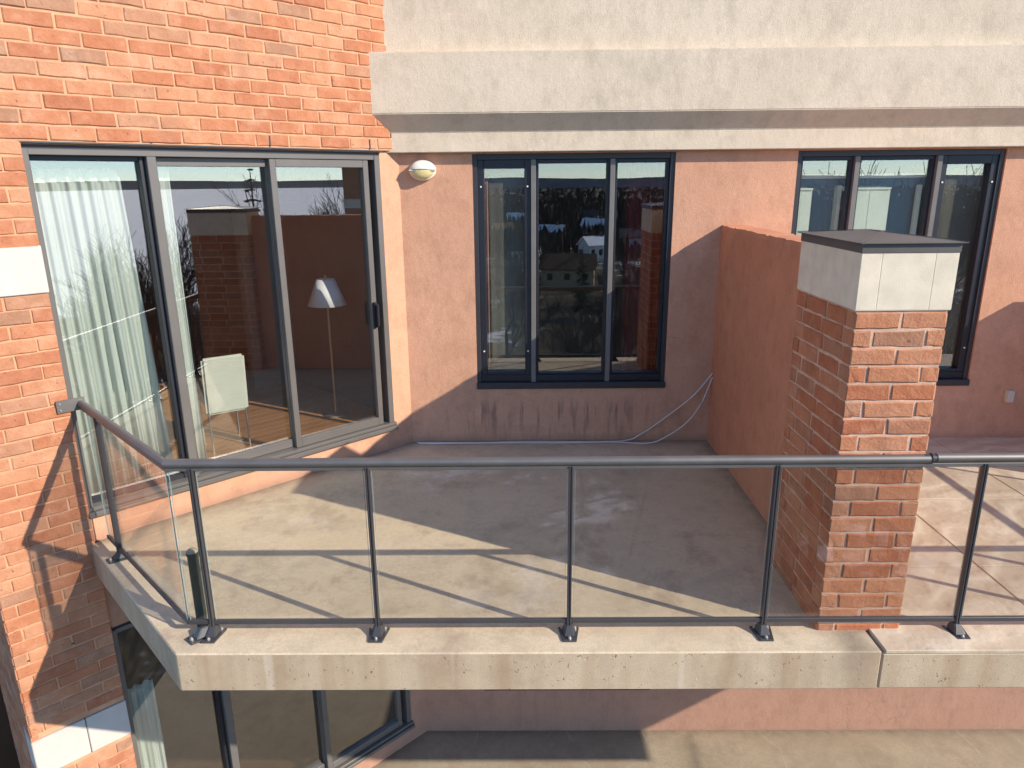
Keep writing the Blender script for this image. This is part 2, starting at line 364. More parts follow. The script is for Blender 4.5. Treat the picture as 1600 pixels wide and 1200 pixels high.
# ---------------------------------------------------------------- balcony floors
LEFTX, FRONT = -1.885, 3.335
bm = bmesh.new()
prism(bm, [(LEFTX, FRONT), (1.952, FRONT), (1.952, 6.66), (CX-0.02, 6.66), (-3.02, 4.68), (-3.06, 4.565)], -0.24, 0.0)
fl = pbm('balcony_floor', 'concrete', None, bm, bevel=0.007, kind='structure')
fl['label'] = 'pale weathered concrete balcony floor with a chipped front edge'
fr = empty('balcony_floor'); fr['kind'] = 'structure'; fr['label'] = 'brown stamped concrete balcony floor right of the brick pillar'
bm = bmesh.new(); prism(bm, [(1.956, FRONT+0.002), (6.6, FRONT+0.002), (6.6, 6.66), (1.956, 6.66)], -0.24, -0.012)
pbm('slab_base', 'concrete', fr, bm, bevel=0.01)
gx = [1.965, 3.0, 4.027, 5.06, 6.09, 6.6]; gy = [FRONT-0.004, 4.2, 5.23, 6.26, 6.66]
for i in range(len(gx)-1):
    for j in range(len(gy)-1):
        bm = bmesh.new(); bx(bm, gx[i]+0.004, gx[i+1]-0.004, gy[j]+(0.004 if j else 0), gy[j+1]-0.004, -0.012, 0.010)
        pbm('concrete_panel', 'stamped', fr, bm, bevel=0.004)
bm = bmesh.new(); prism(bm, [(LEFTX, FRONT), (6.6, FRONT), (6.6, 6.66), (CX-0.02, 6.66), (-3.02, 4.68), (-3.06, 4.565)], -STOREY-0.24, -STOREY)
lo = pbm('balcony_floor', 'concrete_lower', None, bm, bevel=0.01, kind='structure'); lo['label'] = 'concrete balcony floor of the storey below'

# ---------------------------------------------------------------- windows
def window(parent, x0, x1, z0, z1, mull, sash_left, xcas, flip=False):
    """dark three-light window; y = 0 is the wall face"""
    w = link('window', None, parent); w.empty_display_size = 0.1
    fy0, fy1 = 0.018, 0.115
    part('frame', 'window_paint_shaded', w, (x0, x0+0.042, fy0, fy1, z0, z1), (x1-0.042, x1, fy0, fy1, z0, z1),
         (x0+0.042, x1-0.042, fy0+0.004, fy1, z1-0.05, z1), bevel=0.003)
    part('bottom_rail', 'window_black', w, (x0+0.042, x1-0.042, 0.030, fy1, z0+0.05, z0+0.115), bevel=0.004)
    part('sill', 'window_paint_shaded', w, (x0-0.004, x1+0.004, -0.022, 0.1, z0-0.012, z0+0.048), bevel=0.006)
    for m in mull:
        part('mullion', 'window_paint_lit', w, (m-0.020, m+0.024, 0.012, fy1-0.002, z0+0.048, z1-0.05), bevel=0.003)
    xs = [x0+0.042]+[e for m in mull for e in (m-0.020, m+0.024)]+[x1-0.042]
    for i in range(0, len(xs), 2):
        a, b = xs[i], xs[i+1]
        cas = (i//2 == xcas)
        sw = 0.058 if cas else 0.026
        t = 0.075 if cas else 0.035
        y0 = 0.034 if cas else 0.05
        part('sash', 'window_black', w, (a, a+sw, y0, fy1, z0+0.115, z1-0.05), (b-sw, b, y0, fy1, z0+0.115, z1-0.05),
             (a+sw, b-sw, y0, fy1, z1-0.05-t, z1-0.05), (a+sw, b-sw, y0, fy1, z0+0.115, z0+0.115+(0.03 if cas else 0.012)), bevel=0.003)
        part('pane', 'glass_window', w, (a+sw-0.006, b-sw+0.006, 0.086, 0.092, z0+0.118, z1-0.05-t+0.006))
        if cas:
            for sx in (a+0.03, b-0.03):
                for sz in (z0+0.35, z1-0.28):
                    bm = bmesh.new(); tube(bm, [(sx, y0-0.008, sz), (sx, y0+0.004, sz)], 0.008, 8); pbm('screw_cap', 'white_plastic', w, bm)
    return w

sw = thing('stucco_wall', 'terracotta stucco back wall with two dark three light windows under a cream cornice', 'wall', (0, CY, 0))
bm = bmesh.new()
HOLES = [(-0.40, 1.40, 0.555, 2.70), (2.475, 4.30, 0.555, 2.70)]
wall_mesh(bm, [CX, 9.0], [0.0, 2.95], HOLES, 0.0, 0.25)
wall_mesh(bm, [CX, 9.0], [-STOREY-0.5, -0.24], [(-0.40, 1.40, 0.555-STOREY, 2.70-STOREY), (2.475, 4.30, 0.555-STOREY, 2.70-STOREY)], 0.0, 0.25)
pbm('wall_surface', 'stucco', sw, bm)
window(sw, -0.40, 1.40, 0.555, 2.70, (0.140, 0.846), True, 0)
window(sw, 2.475, 4.30, 0.555, 2.70, (3.008, 3.733), True, 2)
window(sw, -0.40, 1.40, 0.555-STOREY, 2.70-STOREY, (0.140, 0.846), True, 0)
# cornice profile (y, z), extruded along x
bm = bmesh.new()
prof = [(0.0, 2.712), (-0.095, 2.712), (-0.095, 2.880), (-0.225, 3.022), (-0.225, 3.50), (-0.10, 3.52), (-0.10, 5.6), (0.25, 5.6), (0.25, 2.96), (0.0, 2.96)]
a = [bm.verts.new((-1.29 if i in (3, 4) else -1.24, y, z)) for i, (y, z) in enumerate(prof)]; b = [bm.verts.new((9.0, y, z)) for y, z in prof]
for i in range(len(prof)): bm.faces.new((a[i], a[(i+1) % len(prof)], b[(i+1) % len(prof)], b[i]))
bm.faces.new(a); bm.faces.new(b)
pbm('cornice', 'stucco_cream', sw, bm, bevel=0.006, seg=2)

# ---------------------------------------------------------------- angled wall with the sliding glass door
aw = thing('angled_wall', 'narrow angled stucco wall holding the wide dark framed sliding glass door', 'wall', (CX, CY, 0), R(45))
DX0, DX1, DZ0, DZ1 = -2.843, -0.205, 0.205, 2.715
bm = bmesh.new()
wall_mesh(bm, [-2.95, 0.0], [0.0, 2.95], [(DX0, DX1, DZ0, DZ1)], 0.0, 0.22)
wall_mesh(bm, [-2.95, 0.0], [-STOREY-0.5, -0.24], [(DX0, DX1, DZ0-STOREY, DZ1-STOREY)], 0.0, 0.22)
pbm('wall_surface', 'stucco', aw, bm)
def sliding_door(dz, full=True):
    d = link('sliding_door', None, aw); d.empty_display_size = 0.1
    z0, z1 = DZ0+dz, DZ1+dz
    part('frame', 'door_paint', d, (DX0, DX0+0.035, -0.012, 0.15, z0+0.06, z1-0.025), (DX1-0.055, DX1, -0.005, 0.15, z0+0.06, z1-0.025),
         (DX0+0.035, DX1-0.055, 0.0, 0.15, z1-0.062, z1-0.025), bevel=0.003)
    part('head_shadow_strip', 'window_black', d, (DX0, DX1, 0.01, 0.15, z1-0.025, z1))  # black strip painting the shadow gap under the overhanging brick
    part('sill', 'door_paint', d, (DX0-0.01, DX1+0.012, -0.055, 0.16, z0-0.004, z0+0.034), (DX0-0.01, DX1+0.012, -0.030, 0.16, z0+0.034, z0+0.062), bevel=0.005)
    # fixed light
    part('mullion', 'door_paint', d, (-2.115, -2.052, 0.0, 0.15, z0+0.062, z1-0.062), bevel=0.004)
    part('sash', 'window_black', d, (DX0+0.035, DX0+0.05, 0.06, 0.12, z0+0.062, z1-0.062), (-2.15, -2.118, 0.05, 0.12, z0+0.062, z1-0.062),
         (DX0+0.05, -2.15, 0.06, 0.12, z1-0.095, z1-0.062), (DX0+0.05, -2.15, 0.06, 0.12, z0+0.062, z0+0.10), bevel=0.003)
    part('pane', 'glass_window', d, (DX0+0.046, -2.146, 0.10, 0.106, z0+0.096, z1-0.09))
    # two sliding leaves
    for (a, b, y) in ((-2.09, -1.165, 0.062), (-1.215, -0.315, 0.012)):
        leaf = link('sliding_leaf', None, d); leaf.empty_display_size = 0.1
        dd = leaf
        bm = bmesh.new()
        st = 0.052
        for q in ((a, a+st, y, y+0.045, z0+0.064, z1-0.064), (b-st, b, y, y+0.045, z0+0.064, z1-0.064),
                  (a+st, b-st, y, y+0.045, z1-0.125, z1-0.064), (a+st, b-st, y, y+0.045, z0+0.064, z0+0.135)): bx(bm, *q)
        leaf_me = mesh(bm, 'sliding_leaf', 'door_paint', 0.003)
        bpy.data.objects.remove(leaf); leaf = link('sliding_leaf', leaf_me, d)
        part('pane', 'glass_window', d, (a+st-0.006, b-st+0.006, y+0.036, y+0.042, z0+0.13, z1-0.12))
    if full:
        hx = -0.342
        part('handle', 'window_black', d, (hx-0.018, hx+0.018, -0.020, 0.012, 1.20, 1.43), (hx-0.012, hx+0.012, -0.052, -0.040, 1.215, 1.415),
             (hx-0.012, hx+0.012, -0.042, -0.018, 1.215, 1.235), (hx-0.012, hx+0.012, -0.042, -0.018, 1.395, 1.415), bevel=0.004, seg=2)
        part('latch', 'window_black', d, (-1.176, -1.162, 0.036, 0.056, 1.29, 1.36), bevel=0.002)
sliding_door(0.0); sliding_door(-STOREY, False)

# ---------------------------------------------------------------- bricks
CH, BL, BH, BD = 0.0935, 0.272, 0.0825, 0.05
def brick_mesh(i, m='brick'):
    r = random.Random(100+i); bm = bmesh.new()
    j = lambda s: r.uniform(-s, s)
    L, H = BL-0.011, BH
    prof = [(0, 0), (L*.36, 0), (L*.68, 0), (L, 0), (L, H), (L*.64, H), (L*.33, H), (0, H)]
    o = [(x+j(.0032), z+j(.0030)) for x, z in prof]
    outer = [bm.verts.new((x, 0.007+j(.002), z)) for x, z in o]
    inner = []
    for (x, z), (px_, pz) in zip(o, prof):
        ins = 0.0045+r.uniform(0, .0035)
        sx = ins if px_ == 0 else -ins if px_ == L else 0; sz = ins if pz == 0 else -ins
        inner.append(bm.verts.new((x+sx, j(.0016), z+sz)))
    back = [bm.verts.new((x, BD, z)) for x, z in o]
    bm.faces.new(inner)
    for a in range(8):
        b = (a+1) % 8
        bm.faces.new((outer[a], outer[b], inner[b], inner[a])); bm.faces.new((back[a], back[b], outer[b], outer[a]))
    bm.faces.new(back[::-1])
    return mesh(bm, 'brick', m)
BRICKS = [brick_mesh(i) for i in range(12)]
BRICKS_RED = [brick_mesh(i, 'brick_red') for i in range(12)]
BRICKS_J = [brick_mesh(i, 'brick_joined') for i in range(6)]
def lay(x0, x1, z0, z1, skips=(), shift=0.0, corner=False):
    """running bond rows on one face; returns (x, z, length)"""
    out = []; row = 0; z = z0
    while z+CH*0.5 < z1:
        off = (0.5*BL if row % 2 else 0.0)+shift
        x = x0-((off) % BL)
        while x < x1-1e-4:
            a, b = max(x, x0), min(x+BL, x1)
            segs = [(a, b)]
            for (h0, h1, g0, g1) in skips:
                if z+CH*0.4 > g0 and z+CH*0.4 < g1:
                    ns = []
                    for (p, q) in segs:
                        if q <= h0 or p >= h1: ns.append((p, q))
                        else:
                            if p < h0-0.03: ns.append((p, h0))
                            if q > h1+0.03: ns.append((h1, q))
                    segs = ns
            for (p, q) in segs:
                if q-p > 0.035: out.append((p, z, q-p))
            x += BL
        z += CH; row += 1
    return out
def place(parent, lst, y, rot=0.0, origin=(0, 0), lib=BRICKS):
    for (x, z, ln) in lst:
        o = link('brick', lib[rng.randrange(12)], parent)
        c, s = math.cos(rot), math.sin(rot)
        yy = y+rng.uniform(-.0025, .0025); xx = x+0.0055
        o.location = (origin[0]+c*xx-s*yy, origin[1]+s*xx+c*yy, z+0.0055+rng.uniform(-.0012, .0012))
        o.rotation_euler = (rng.uniform(-.006, .006), rng.uniform(-.006, .006), rot+rng.uniform(-.004, .004))
        o.scale = ((ln-0.011)/(BL-0.011), 1, 1)
def joined(parent, faces):
    bm = bmesh.new()
    for (lst, y, rot, origin) in faces:
        for (x, z, ln) in lst:
            me = BRICKS_J[rng.randrange(6)]
            n0 = len(bm.verts); bm.from_mesh(me); bm.verts.ensure_lookup_table()
            M = Matrix.Translation((origin[0], origin[1], 0)) @ Matrix.Rotation(rot, 4, 'Z') @ Matrix.Translation((x+0.0055, y+rng.uniform(-.002, .002), z+0.0055)) @ Matrix.Diagonal(((ln-0.011)/(BL-0.011), 1, 1, 1))
            bmesh.ops.transform(bm, matrix=M, verts=bm.verts[n0:])
    me = bpy.data.meshes.new('brickwork'); bm.to_mesh(me); bm.free(); me.materials.append(MAT['brick_joined'])
    return link('brickwork', me, parent, kind='stuff')

# angled brick wall round the door
bw = thing('brick_wall', 'orange brick wall wrapping left of and above the sliding glass door', 'wall', (CX, CY, 0), R(45))
BF = -0.042                                    # brick face, proud of the stucco
XL, XR, XT = -3.455, DX0+0.004, -0.035
LINT = 2.735
ZB = LINT-CH*60                               # courses counted down from the lintel line
skips = [(XR, 5, -9, LINT-0.01), (-9, XR+0.001, 1.80, 2.106), (-9, XR+0.001, 1.80-STOREY, 2.106-STOREY), (-9, XR+0.001, LINT-STOREY-0.008, LINT-STOREY+0.004)]
allb = lay(XL, XT, ZB, 5.2, skips, 0.05)
def prio(b):
    x, z, ln = b
    return (0 if -0.9 < z < 3.2 else 1 if -1.7 < z < 3.9 else 2, abs(z-1.2))
allb.sort(key=prio)
place(bw, allb[:299], BF)
ret = lay(0.0, 1.3, ZB, 5.2, [], 0.1)
joined(bw, [(allb[299:], BF, 0, (0, 0)), (ret, 0.0, R(90)+math.pi, (XL-0.001, BF+1.302))])
bm = bmesh.new()
MF = BF+0.0085
wall_mesh(bm, [XL+0.0085, XT-0.004], [ZB, 5.2], [(XR-0.006, XT+1, ZB-1, LINT-0.003), (XL-1, XR+1, 1.795, 2.108), (XL-1, XR+1, 1.795-STOREY, 2.108-STOREY)], MF, 0.30)
pbm('mortar', 'mortar', bw, bm)
part('return_core', 'mortar', bw, (XL+0.010, XL+0.16, 0.301, 1.30, ZB, 5.2))
for a, b in ((XL-0.004, -3.12), (-3.114, XR-0.001)):
    for dz in (0, -STOREY): part('stone_block', 'stone_white', bw, (a, b, BF-0.004, 0.2, 1.802+dz, 2.102+dz), bevel=0.004, seg=2)
part('lintel', 'bronze_dark', bw, (XR-0.02, -0.19, BF+0.006, 0.10, LINT-0.012, LINT-0.0035))
for x in (-2.08, -1.22, -0.32):
    part('weep_hole', 'window_black', bw, (x-0.006, x+0.006, BF-0.0015, BF+0.02, LINT+0.004, LINT+CH-0.012))
part('joint_sealant', 'bronze_dark', bw, (XL, XR, BF+0.004, BF+0.03, LINT-STOREY-0.008, LINT-STOREY+0.003))

# ---------------------------------------------------------------- partition and brick pillar
pw = thing('partition_wall', 'low terracotta stucco partition between the two balconies behind the brick pillar', 'partition', (1.84, 4.285, 0))
bm = bmesh.new()
n = 40; L = 6.62-4.285; zs = [0, 0.5, 1.2, 1.8, 2.03, 2.062]; rr = random.Random(3)
for k in range(1):
    top = []
    g = {}
    for i in range(n+1):
        y = L*i/n
        dz = rr.uniform(-.006, .006); dx = rr.uniform(-.004, .004)
        for s, x in ((0, 0.0), (1, 0.22)):
            for j, z in enumerate(zs):
                e = 1 if j >= 4 else 0
                g[i, s, j] = bm.verts.new((x+(dx*e if s == 0 else -dx*e)+(0.006 if j == 5 and s == 0 else -0.006 if j == 5 else 0), y, z+(dz if j == 5 else 0)))
    for i in range(n):
        for j in range(len(zs)-1):
            bm.faces.new((g[i, 0, j], g[i+1, 0, j], g[i+1, 0, j+1], g[i, 0, j+1])); bm.faces.new((g[i, 1, j], g[i, 1, j+1], g[i+1, 1, j+1], g[i+1, 1, j]))
        t = len(zs)-1; bm.faces.new((g[i, 0, t], g[i+1, 0, t], g[i+1, 1, t], g[i, 1, t]))
    for i in (0, n):
        for j in range(len(zs)-1): bm.faces.new((g[i, 0, j], g[i, 0, j+1], g[i, 1, j+1], g[i, 1, j]))
pbm('partition_body', 'stucco_partition', pw, bm)

PX0, PX1, PY0, PY1 = 1.675, 2.140, 3.527, 4.288
PZ = 1.823
bp = thing('brick_pillar', 'square brick pillar with cream stone collar and dark metal cap between the balconies', 'pillar', (0, 0, 0))
wd, dp = PX1-PX0, PY1-PY0
def pillar_rows(width, start):
    out = []
    nrow = 19; h = PZ/19.5
    for r in range(20):
        z = PZ-CH*(r+1)
        if z < -0.07: break
        if (r+start) % 2 == 0:
            if width < 0.6: cuts = [0, width/2, width]
            else: cuts = [0, 0.097, 0.097+BL, 0.097+2*BL, width]
        else:
            if width < 0.6: cuts = [0, 0.097, 0.097+BL, width]
            else: cuts = [0, width/2-BL*0.85, width/2+BL*0.15, width/2+BL*1.05, width]
        for a, b in zip(cuts, cuts[1:]): out.append((a, z, b-a))
    return out
place(bp, pillar_rows(wd, 0), PY0, 0.0, (PX0, 0), BRICKS_RED)
place(bp, pillar_rows(dp, 1), 0.0, R(-90), (PX0, PY1), BRICKS_RED)
joined(bp, [(pillar_rows(dp, 1), 0.0, R(90), (PX1, PY0)), (pillar_rows(wd, 0), 0.0, R(180), (PX1, PY1))])
part('mortar', 'mortar_pillar', bp, (PX0+0.0065, PX1-0.0065, PY0+0.0065, PY1-0.0065, -0.1, PZ+0.004))
# stone collar
e = 0.004
part('stone_block', 'stone', bp, (PX0-e, PX0+0.0955, PY0-e, PY0+0.185, PZ+0.008, 2.116), bevel=0.0015)
part('stone_block', 'stone', bp, (PX0+0.098, PX0+0.3545, PY0-e, PY0+0.2, PZ+0.008, 2.116), bevel=0.0015)
part('stone_block', 'stone', bp, (PX0+0.3575, PX1+e, PY0-e, PY0+0.36, PZ+0.008, 2.116), bevel=0.0015)
part('stone_block', 'stone', bp, (PX0-e, PX0+0.098, PY0+0.187, PY0+0.546, PZ+0.008, 2.116), bevel=0.0015)
part('stone_block', 'stone', bp, (PX0-e, PX0+0.25, PY0+0.550, PY1+e, PZ+0.008, 2.116), bevel=0.0015)
part('stone_block', 'stone', bp, (PX0+0.256, PX1+e, PY0+0.366, PY1+e, PZ+0.008, 2.116), bevel=0.0015)
part('stone_core', 'stone', bp, (PX0-0.0028, PX1+0.0028, PY0-0.0028, PY1+0.0028, PZ+0.005, 2.112))
cap = part('metal_cap', 'cap_metal', bp, (PX0-0.008, PX1+0.008, PY0-0.008, PY1+0.008, 2.110, 2.154), bevel=0.002)
bm = bmesh.new(); o = 0.026
b4 = [bm.verts.new(p) for p in ((PX0-o, PY0-o, 2.156), (PX1+o, PY0-o, 2.156), (PX1+o, PY1+o, 2.156), (PX0-o, PY1+o, 2.156))]
t4 = [bm.verts.new((v.co.x, v.co.y, 2.160)) for v in b4]
cx = (PX0+PX1)/2
p1 = bm.verts.new((cx, PY0+0.30, 2.190)); p2 = bm.verts.new((cx, PY1-0.30, 2.190))
bm.faces.new(b4[::-1])
for i in range(4): bm.faces.new((b4[i], b4[(i+1) % 4], t4[(i+1) % 4], t4[i]))
bm.faces.new((t4[0], t4[1], p1)); bm.faces.new((t4[1], t4[2], p2, p1)); bm.faces.new((t4[2], t4[3], p2)); bm.faces.new((t4[3], t4[0], p1, p2))
pbm('cap_sheet', 'cap_metal', cap, bm)
bm = bmesh.new()
for v, p in ((t4, 0),): pass
bm.free()
bm = bmesh.new()
for a, b in (((PX0-o, PY0-o, 2.163), (cx, PY0+0.30, 2.193)), ((PX1+o, PY0-o, 2.163), (cx, PY0+0.30, 2.193)), ((PX0-o, PY1+o, 2.163), (cx, PY1-0.30, 2.193)), ((PX1+o, PY1+o, 2.163), (cx, PY1-0.30, 2.193)), ((cx, PY0+.3, 2.193), (cx, PY1-.3, 2.193))):
    tube(bm, [a, b], 0.002, 6)
pbm('hip_seam', 'cap_metal', cap, bm)

# neighbour's block at the right end of the balcony, outside the picture but throwing its shadow in
nb = thing('stucco_block', 'low terracotta stucco block at the far right end of the balcony', 'wall', (5.3, 5.22, 0))
part('block_body', 'stucco', nb, (0, 1.3, 0, 1.01, 0.012, 1.73), bevel=0.01, seg=2)
part('coping', 'stucco_cream', nb, (-0.02, 1.32, -0.02, 1.03, 1.731, 1.765), bevel=0.006)

# ---------------------------------------------------------------- glass railing
def base_plate(parent, x, y, rz=0.0):
    b = link('base_plate', None, parent)
    bm = bmesh.new()
    pts = [(-0.038, -0.085), (0.038, -0.085), (0.060, 0.045), (-0.060, 0.045)]
    prism(bm, pts, 0.0, 0.010)
    me = mesh(bm, 'base_plate', 'bronze_dark', 0.002)
    bpy.data.objects.remove(b); b = link('base_plate', me, parent); b.location = (x, y, 0.001); b.rotation_euler = (0, 0, rz)
    bm = bmesh.new()          # raised shoe
    lo4 = [bm.verts.new(p) for p in ((-0.030, -0.050, 0.010), (0.030, -0.050, 0.010), (0.040, 0.036, 0.010), (-0.040, 0.036, 0.010))]
    hi4 = [bm.verts.new(p) for p in ((-0.016, -0.010, 0.058), (0.016, -0.010, 0.058), (0.020, 0.026, 0.058), (-0.020, 0.026, 0.058))]
    bm.faces.new(lo4[::-1]); bm.faces.new(hi4)
    for i in range(4): bm.faces.new((lo4[i], lo4[(i+1) % 4], hi4[(i+1) % 4], hi4[i]))
    pbm('shoe', 'bronze_dark', b, bm, bevel=0.004, seg=2)
    for sx, sy in ((0, -0.066), (-0.036, 0.03), (0.036, 0.03)):
        bm = bmesh.new(); tube(bm, [(sx, sy, 0.008), (sx, sy, 0.020)], 0.0105, 6); tube(bm, [(sx, sy, 0.020), (sx, sy, 0.026)], 0.006, 8)
        pbm('bolt', 'steel', b, bm)
    return b
def post(parent, x, y, rz=0.0, z1=1.015):
    bm = bmesh.new()
    for q in ((-0.0115, -0.0025, -0.018, 0.018, 0.03, z1), (0.0025, 0.0115, -0.018, 0.018, 0.03, z1), (-0.003, 0.003, -0.011, 0.011, 0.03, z1)): bx(bm, *q)
    o = pbm('post', 'bronze_dark', parent, bm, bevel=0.0015); o.location = (x, y, 0); o.rotation_euler = (0, 0, rz)
def panel(parent, a, b, z0=0.088, z1=1.0, th=0.008):
    a, b = Vector((*a, 0)), Vector((*b, 0)); d = (b-a); ln = d.length; ang = math.atan2(d.y, d.x)
    o = part('glass_panel', 'glass_rail', parent, (0, ln, -th/2, th/2, z0, z1)); o.location = a; o.rotation_euler = (0, 0, ang)
    # polished edges read as pale green strips
    part('glass_edge', 'glass_edge', o, (-0.0012, -0.0002, -th/2, th/2, z0, z1)); part('glass_edge', 'glass_edge', o, (ln+0.0002, ln+0.0012, -th/2, th/2, z0, z1))
RY = 3.518
RCX = -1.879
gr = thing('glass_railing', 'dark bronze glass railing with round top rail along the balcony front', 'railing', (0, 0, 0))
END = (-2.995, 4.634)
bm = bmesh.new(); tube(bm, [(END[0], END[1], 1.041), (RCX, RY, 1.041), (2.155, RY, 1.041)], 0.0245, 20)
pbm('top_rail', 'bronze', gr, bm)
bm = bmesh.new(); tube(bm, [(2.185, RY, 1.047), (5.326, RY, 1.046)], 0.0238, 20)
pbm('top_rail', 'bronze', gr, bm, label='right length of the round top rail beyond the joint')
bm = bmesh.new(); tube(bm, [(2.12, RY, 1.045), (2.225, RY, 1.045)], 0.0215, 20); tube(bm, [(2.156, RY, 1.044), (2.164, RY, 1.044)], 0.0285, 20)
pbm('coupling', 'bronze_dark', gr, bm)
u = Vector((END[0]-RCX, END[1]-RY)).normalized(); nrm = Vector((-u.y, u.x))
dang = math.atan2(u.y, u.x)
dl = (Vector(END)-Vector((RCX, RY))).length
def bar(name, z0, z1, hw, x1, m='bronze', y=RY):
    bm = bmesh.new()
    t = math.tan((math.pi-dang)/2)*hw
    def corner(s): return Vector((RCX, y))+Vector((s*math.tan((math.pi-dang)/2)*hw*-1, -s*hw))
    def cc(s):   # mitred corner offset
        ang = (dang+math.pi)/2
        n1 = Vector((0, -1)); n2 = Vector((u.y, -u.x)); 
        if n2.dot(n1) < 0: n2 = -n2
        b = (n1+n2).normalized(); return Vector((RCX, y))+b*(s*hw/b.dot(n1))
    n2 = Vector((u.y, -u.x))
    if n2.dot(Vector((0, -1))) < 0: n2 = -n2
    dd = dl if name == 'top_channel' else dl-0.12
    p = [cc(1), Vector((x1, y-hw)), Vector((x1, y+hw)), cc(-1), Vector((RCX, y))+u*dd-n2*hw, Vector((RCX, y))+u*dd+n2*hw]
    prism(bm, [(q.x, q.y) for q in p], z0, z1)
    pbm(name, m, gr, bm, bevel=0.0025)
bar('top_channel', 0.998, 1.020, 0.011, 5.3)
bar('bottom_rail', 0.066, 0.092, 0.011, 5.3, 'bronze_dark')
FRONT_POSTS = [-1.745, -0.808, 0.272, 1.362, 2.446, 3.53, 4.61]
for x in FRONT_POSTS:
    post(gr, x, RY); base_plate(gr, x+(0.0 if x > -1.7 else -0.0), RY-0.008)
edges = [RCX]+FRONT_POSTS+[5.3]
for i in range(1, len(FRONT_POSTS)):
    panel(gr, (FRONT_POSTS[i-1]+0.024, RY), (FRONT_POSTS[i]-0.024, RY))
panel(gr, (RCX+0.012, RY), (FRONT_POSTS[0]-0.022, RY)); panel(gr, (4.634, RY), (5.29, RY))
C0 = Vector((RCX, RY))
pe = C0+u*(dl-0.36)
panel(gr, tuple(C0+u*0.014), tuple(C0+u*(dl-0.135)))
post(gr, pe.x, pe.y, dang); base_plate(gr, pe.x, pe.y, dang+R(180))
cb = base_plate(gr, -1.80, RY-0.02, R(-40)); 
# bracket plate that ties the rail end to the brick
bm = bmesh.new()
M45 = Matrix.Translation((CX, CY, 0)) @ Matrix.Rotation(R(45), 4, 'Z')
bx(bm, -2.925, -2.755, -0.058, -0.046, 0.998, 1.083)
bmesh.ops.transform(bm, matrix=M45, verts=bm.verts)
br = pbm('wall_bracket', 'bronze', gr, bm, bevel=0.001)
for z in (1.018, 1.062):
    bm = bmesh.new(); tube(bm, [(-2.905, -0.064, z), (-2.905, -0.056, z)], 0.007, 8); bmesh.ops.transform(bm, matrix=M45, verts=bm.verts)
    pbm('screw', 'steel', br, bm)
# side railing at the far right, out of the picture
sr = thing('glass_railing', 'dark side railing closing the right end of the balcony', 'railing', (5.3, RY, 0))
bm = bmesh.new(); tube(bm, [(0, 0.03, 1.045), (0, 1.69, 1.045)], 0.025, 16); pbm('top_rail', 'bronze', sr, bm)
part('bottom_rail', 'bronze', sr, (-0.017, 0.017, 0.03, 1.69, 0.058, 0.092))
for y in (0.3, 1.5): post(sr, 0, y, R(90)); base_plate(sr, 0, y, R(90))
o = part('glass_panel', 'glass_rail', sr, (-0.004, 0.004, 0.33, 1.47, 0.09, 1.0))

# ---------------------------------------------------------------- small things on the balcony
dpipe = thing('pipe_stub', 'short dark green pipe stub standing beside the corner railing post', 'pipe', (-1.846, 3.60, 0))
bm = bmesh.new(); lathe(bm, [(0.030, 0.0), (0.030, 0.455), (0.034, 0.458), (0.034, 0.470), (0.030, 0.474)], 20); pbm('pipe', 'pipe_green', dpipe, bm)
bm = bmesh.new(); lathe(bm, [(0.032, 0.4745), (0.031, 0.482), (0.022, 0.490), (0.004, 0.493)], 20); pbm('cap', 'concrete_lower', dpipe, bm)

wl = thing('wall_light', 'oval white bulkhead lamp on the stucco below the cornice', 'wall light', (-0.838, CY, 2.565))
def oval(bm, prof, a, b, seg=36, z0=None, z1=None):
    rings = [[bm.verts.new((a*s*math.cos(2*math.pi*j/seg), y, b*s*math.sin(2*math.pi*j/seg))) for j in range(seg)] for s, y in prof]
    for p, q in zip(rings, rings[1:]):
        for j in range(seg):
            f = bm.faces.new((p[j], p[(j+1) % seg], q[(j+1) % seg], q[j])); f.smooth = True
    bm.faces.new(rings[0]); bm.faces.new(rings[-1])
bm = bmesh.new(); oval(bm, [(1.0, 0.0), (1.0, -0.030), (0.97, -0.040), (0.90, -0.044)], 0.118, 0.088); pbm('base', 'white_plastic', wl, bm)
bm = bmesh.new(); oval(bm, [(0.86, -0.040), (0.84, -0.070), (0.72, -0.090), (0.45, -0.103), (0.1, -0.108)], 0.118, 0.088); pbm('lens', 'lamp_lens', wl, bm)
bm = bmesh.new(); oval(bm, [(0.95, -0.042), (0.93, -0.075), (0.80, -0.098), (0.5, -0.112), (0.1, -0.117)], 0.118, 0.088)
geom = bm.verts[:]+bm.edges[:]+bm.faces[:]
bmesh.ops.bisect_plane(bm, geom=geom, plane_co=(0, 0, 0.012), plane_no=(0, 0, -1), clear_outer=True)
pbm('hood', 'white_plastic', wl, bm)
part('guard_bar', 'white_plastic', wl, (-0.114, 0.114, -0.100, -0.04, -0.004, 0.006), bevel=0.003)
for sx in (-0.108, 0.108):
    bm = bmesh.new(); tube(bm, [(sx, -0.04, 0.001), (sx, -0.056, 0.001)], 0.010, 10); pbm('screw', 'steel', wl, bm)
for sx in (-0.045, -0.005, 0.02, 0.045):
    part('vent_slot', 'bronze_dark', wl, (sx-0.006, sx+0.006, -0.1005+abs(sx)*0.25, -0.08, 0.052, 0.062))

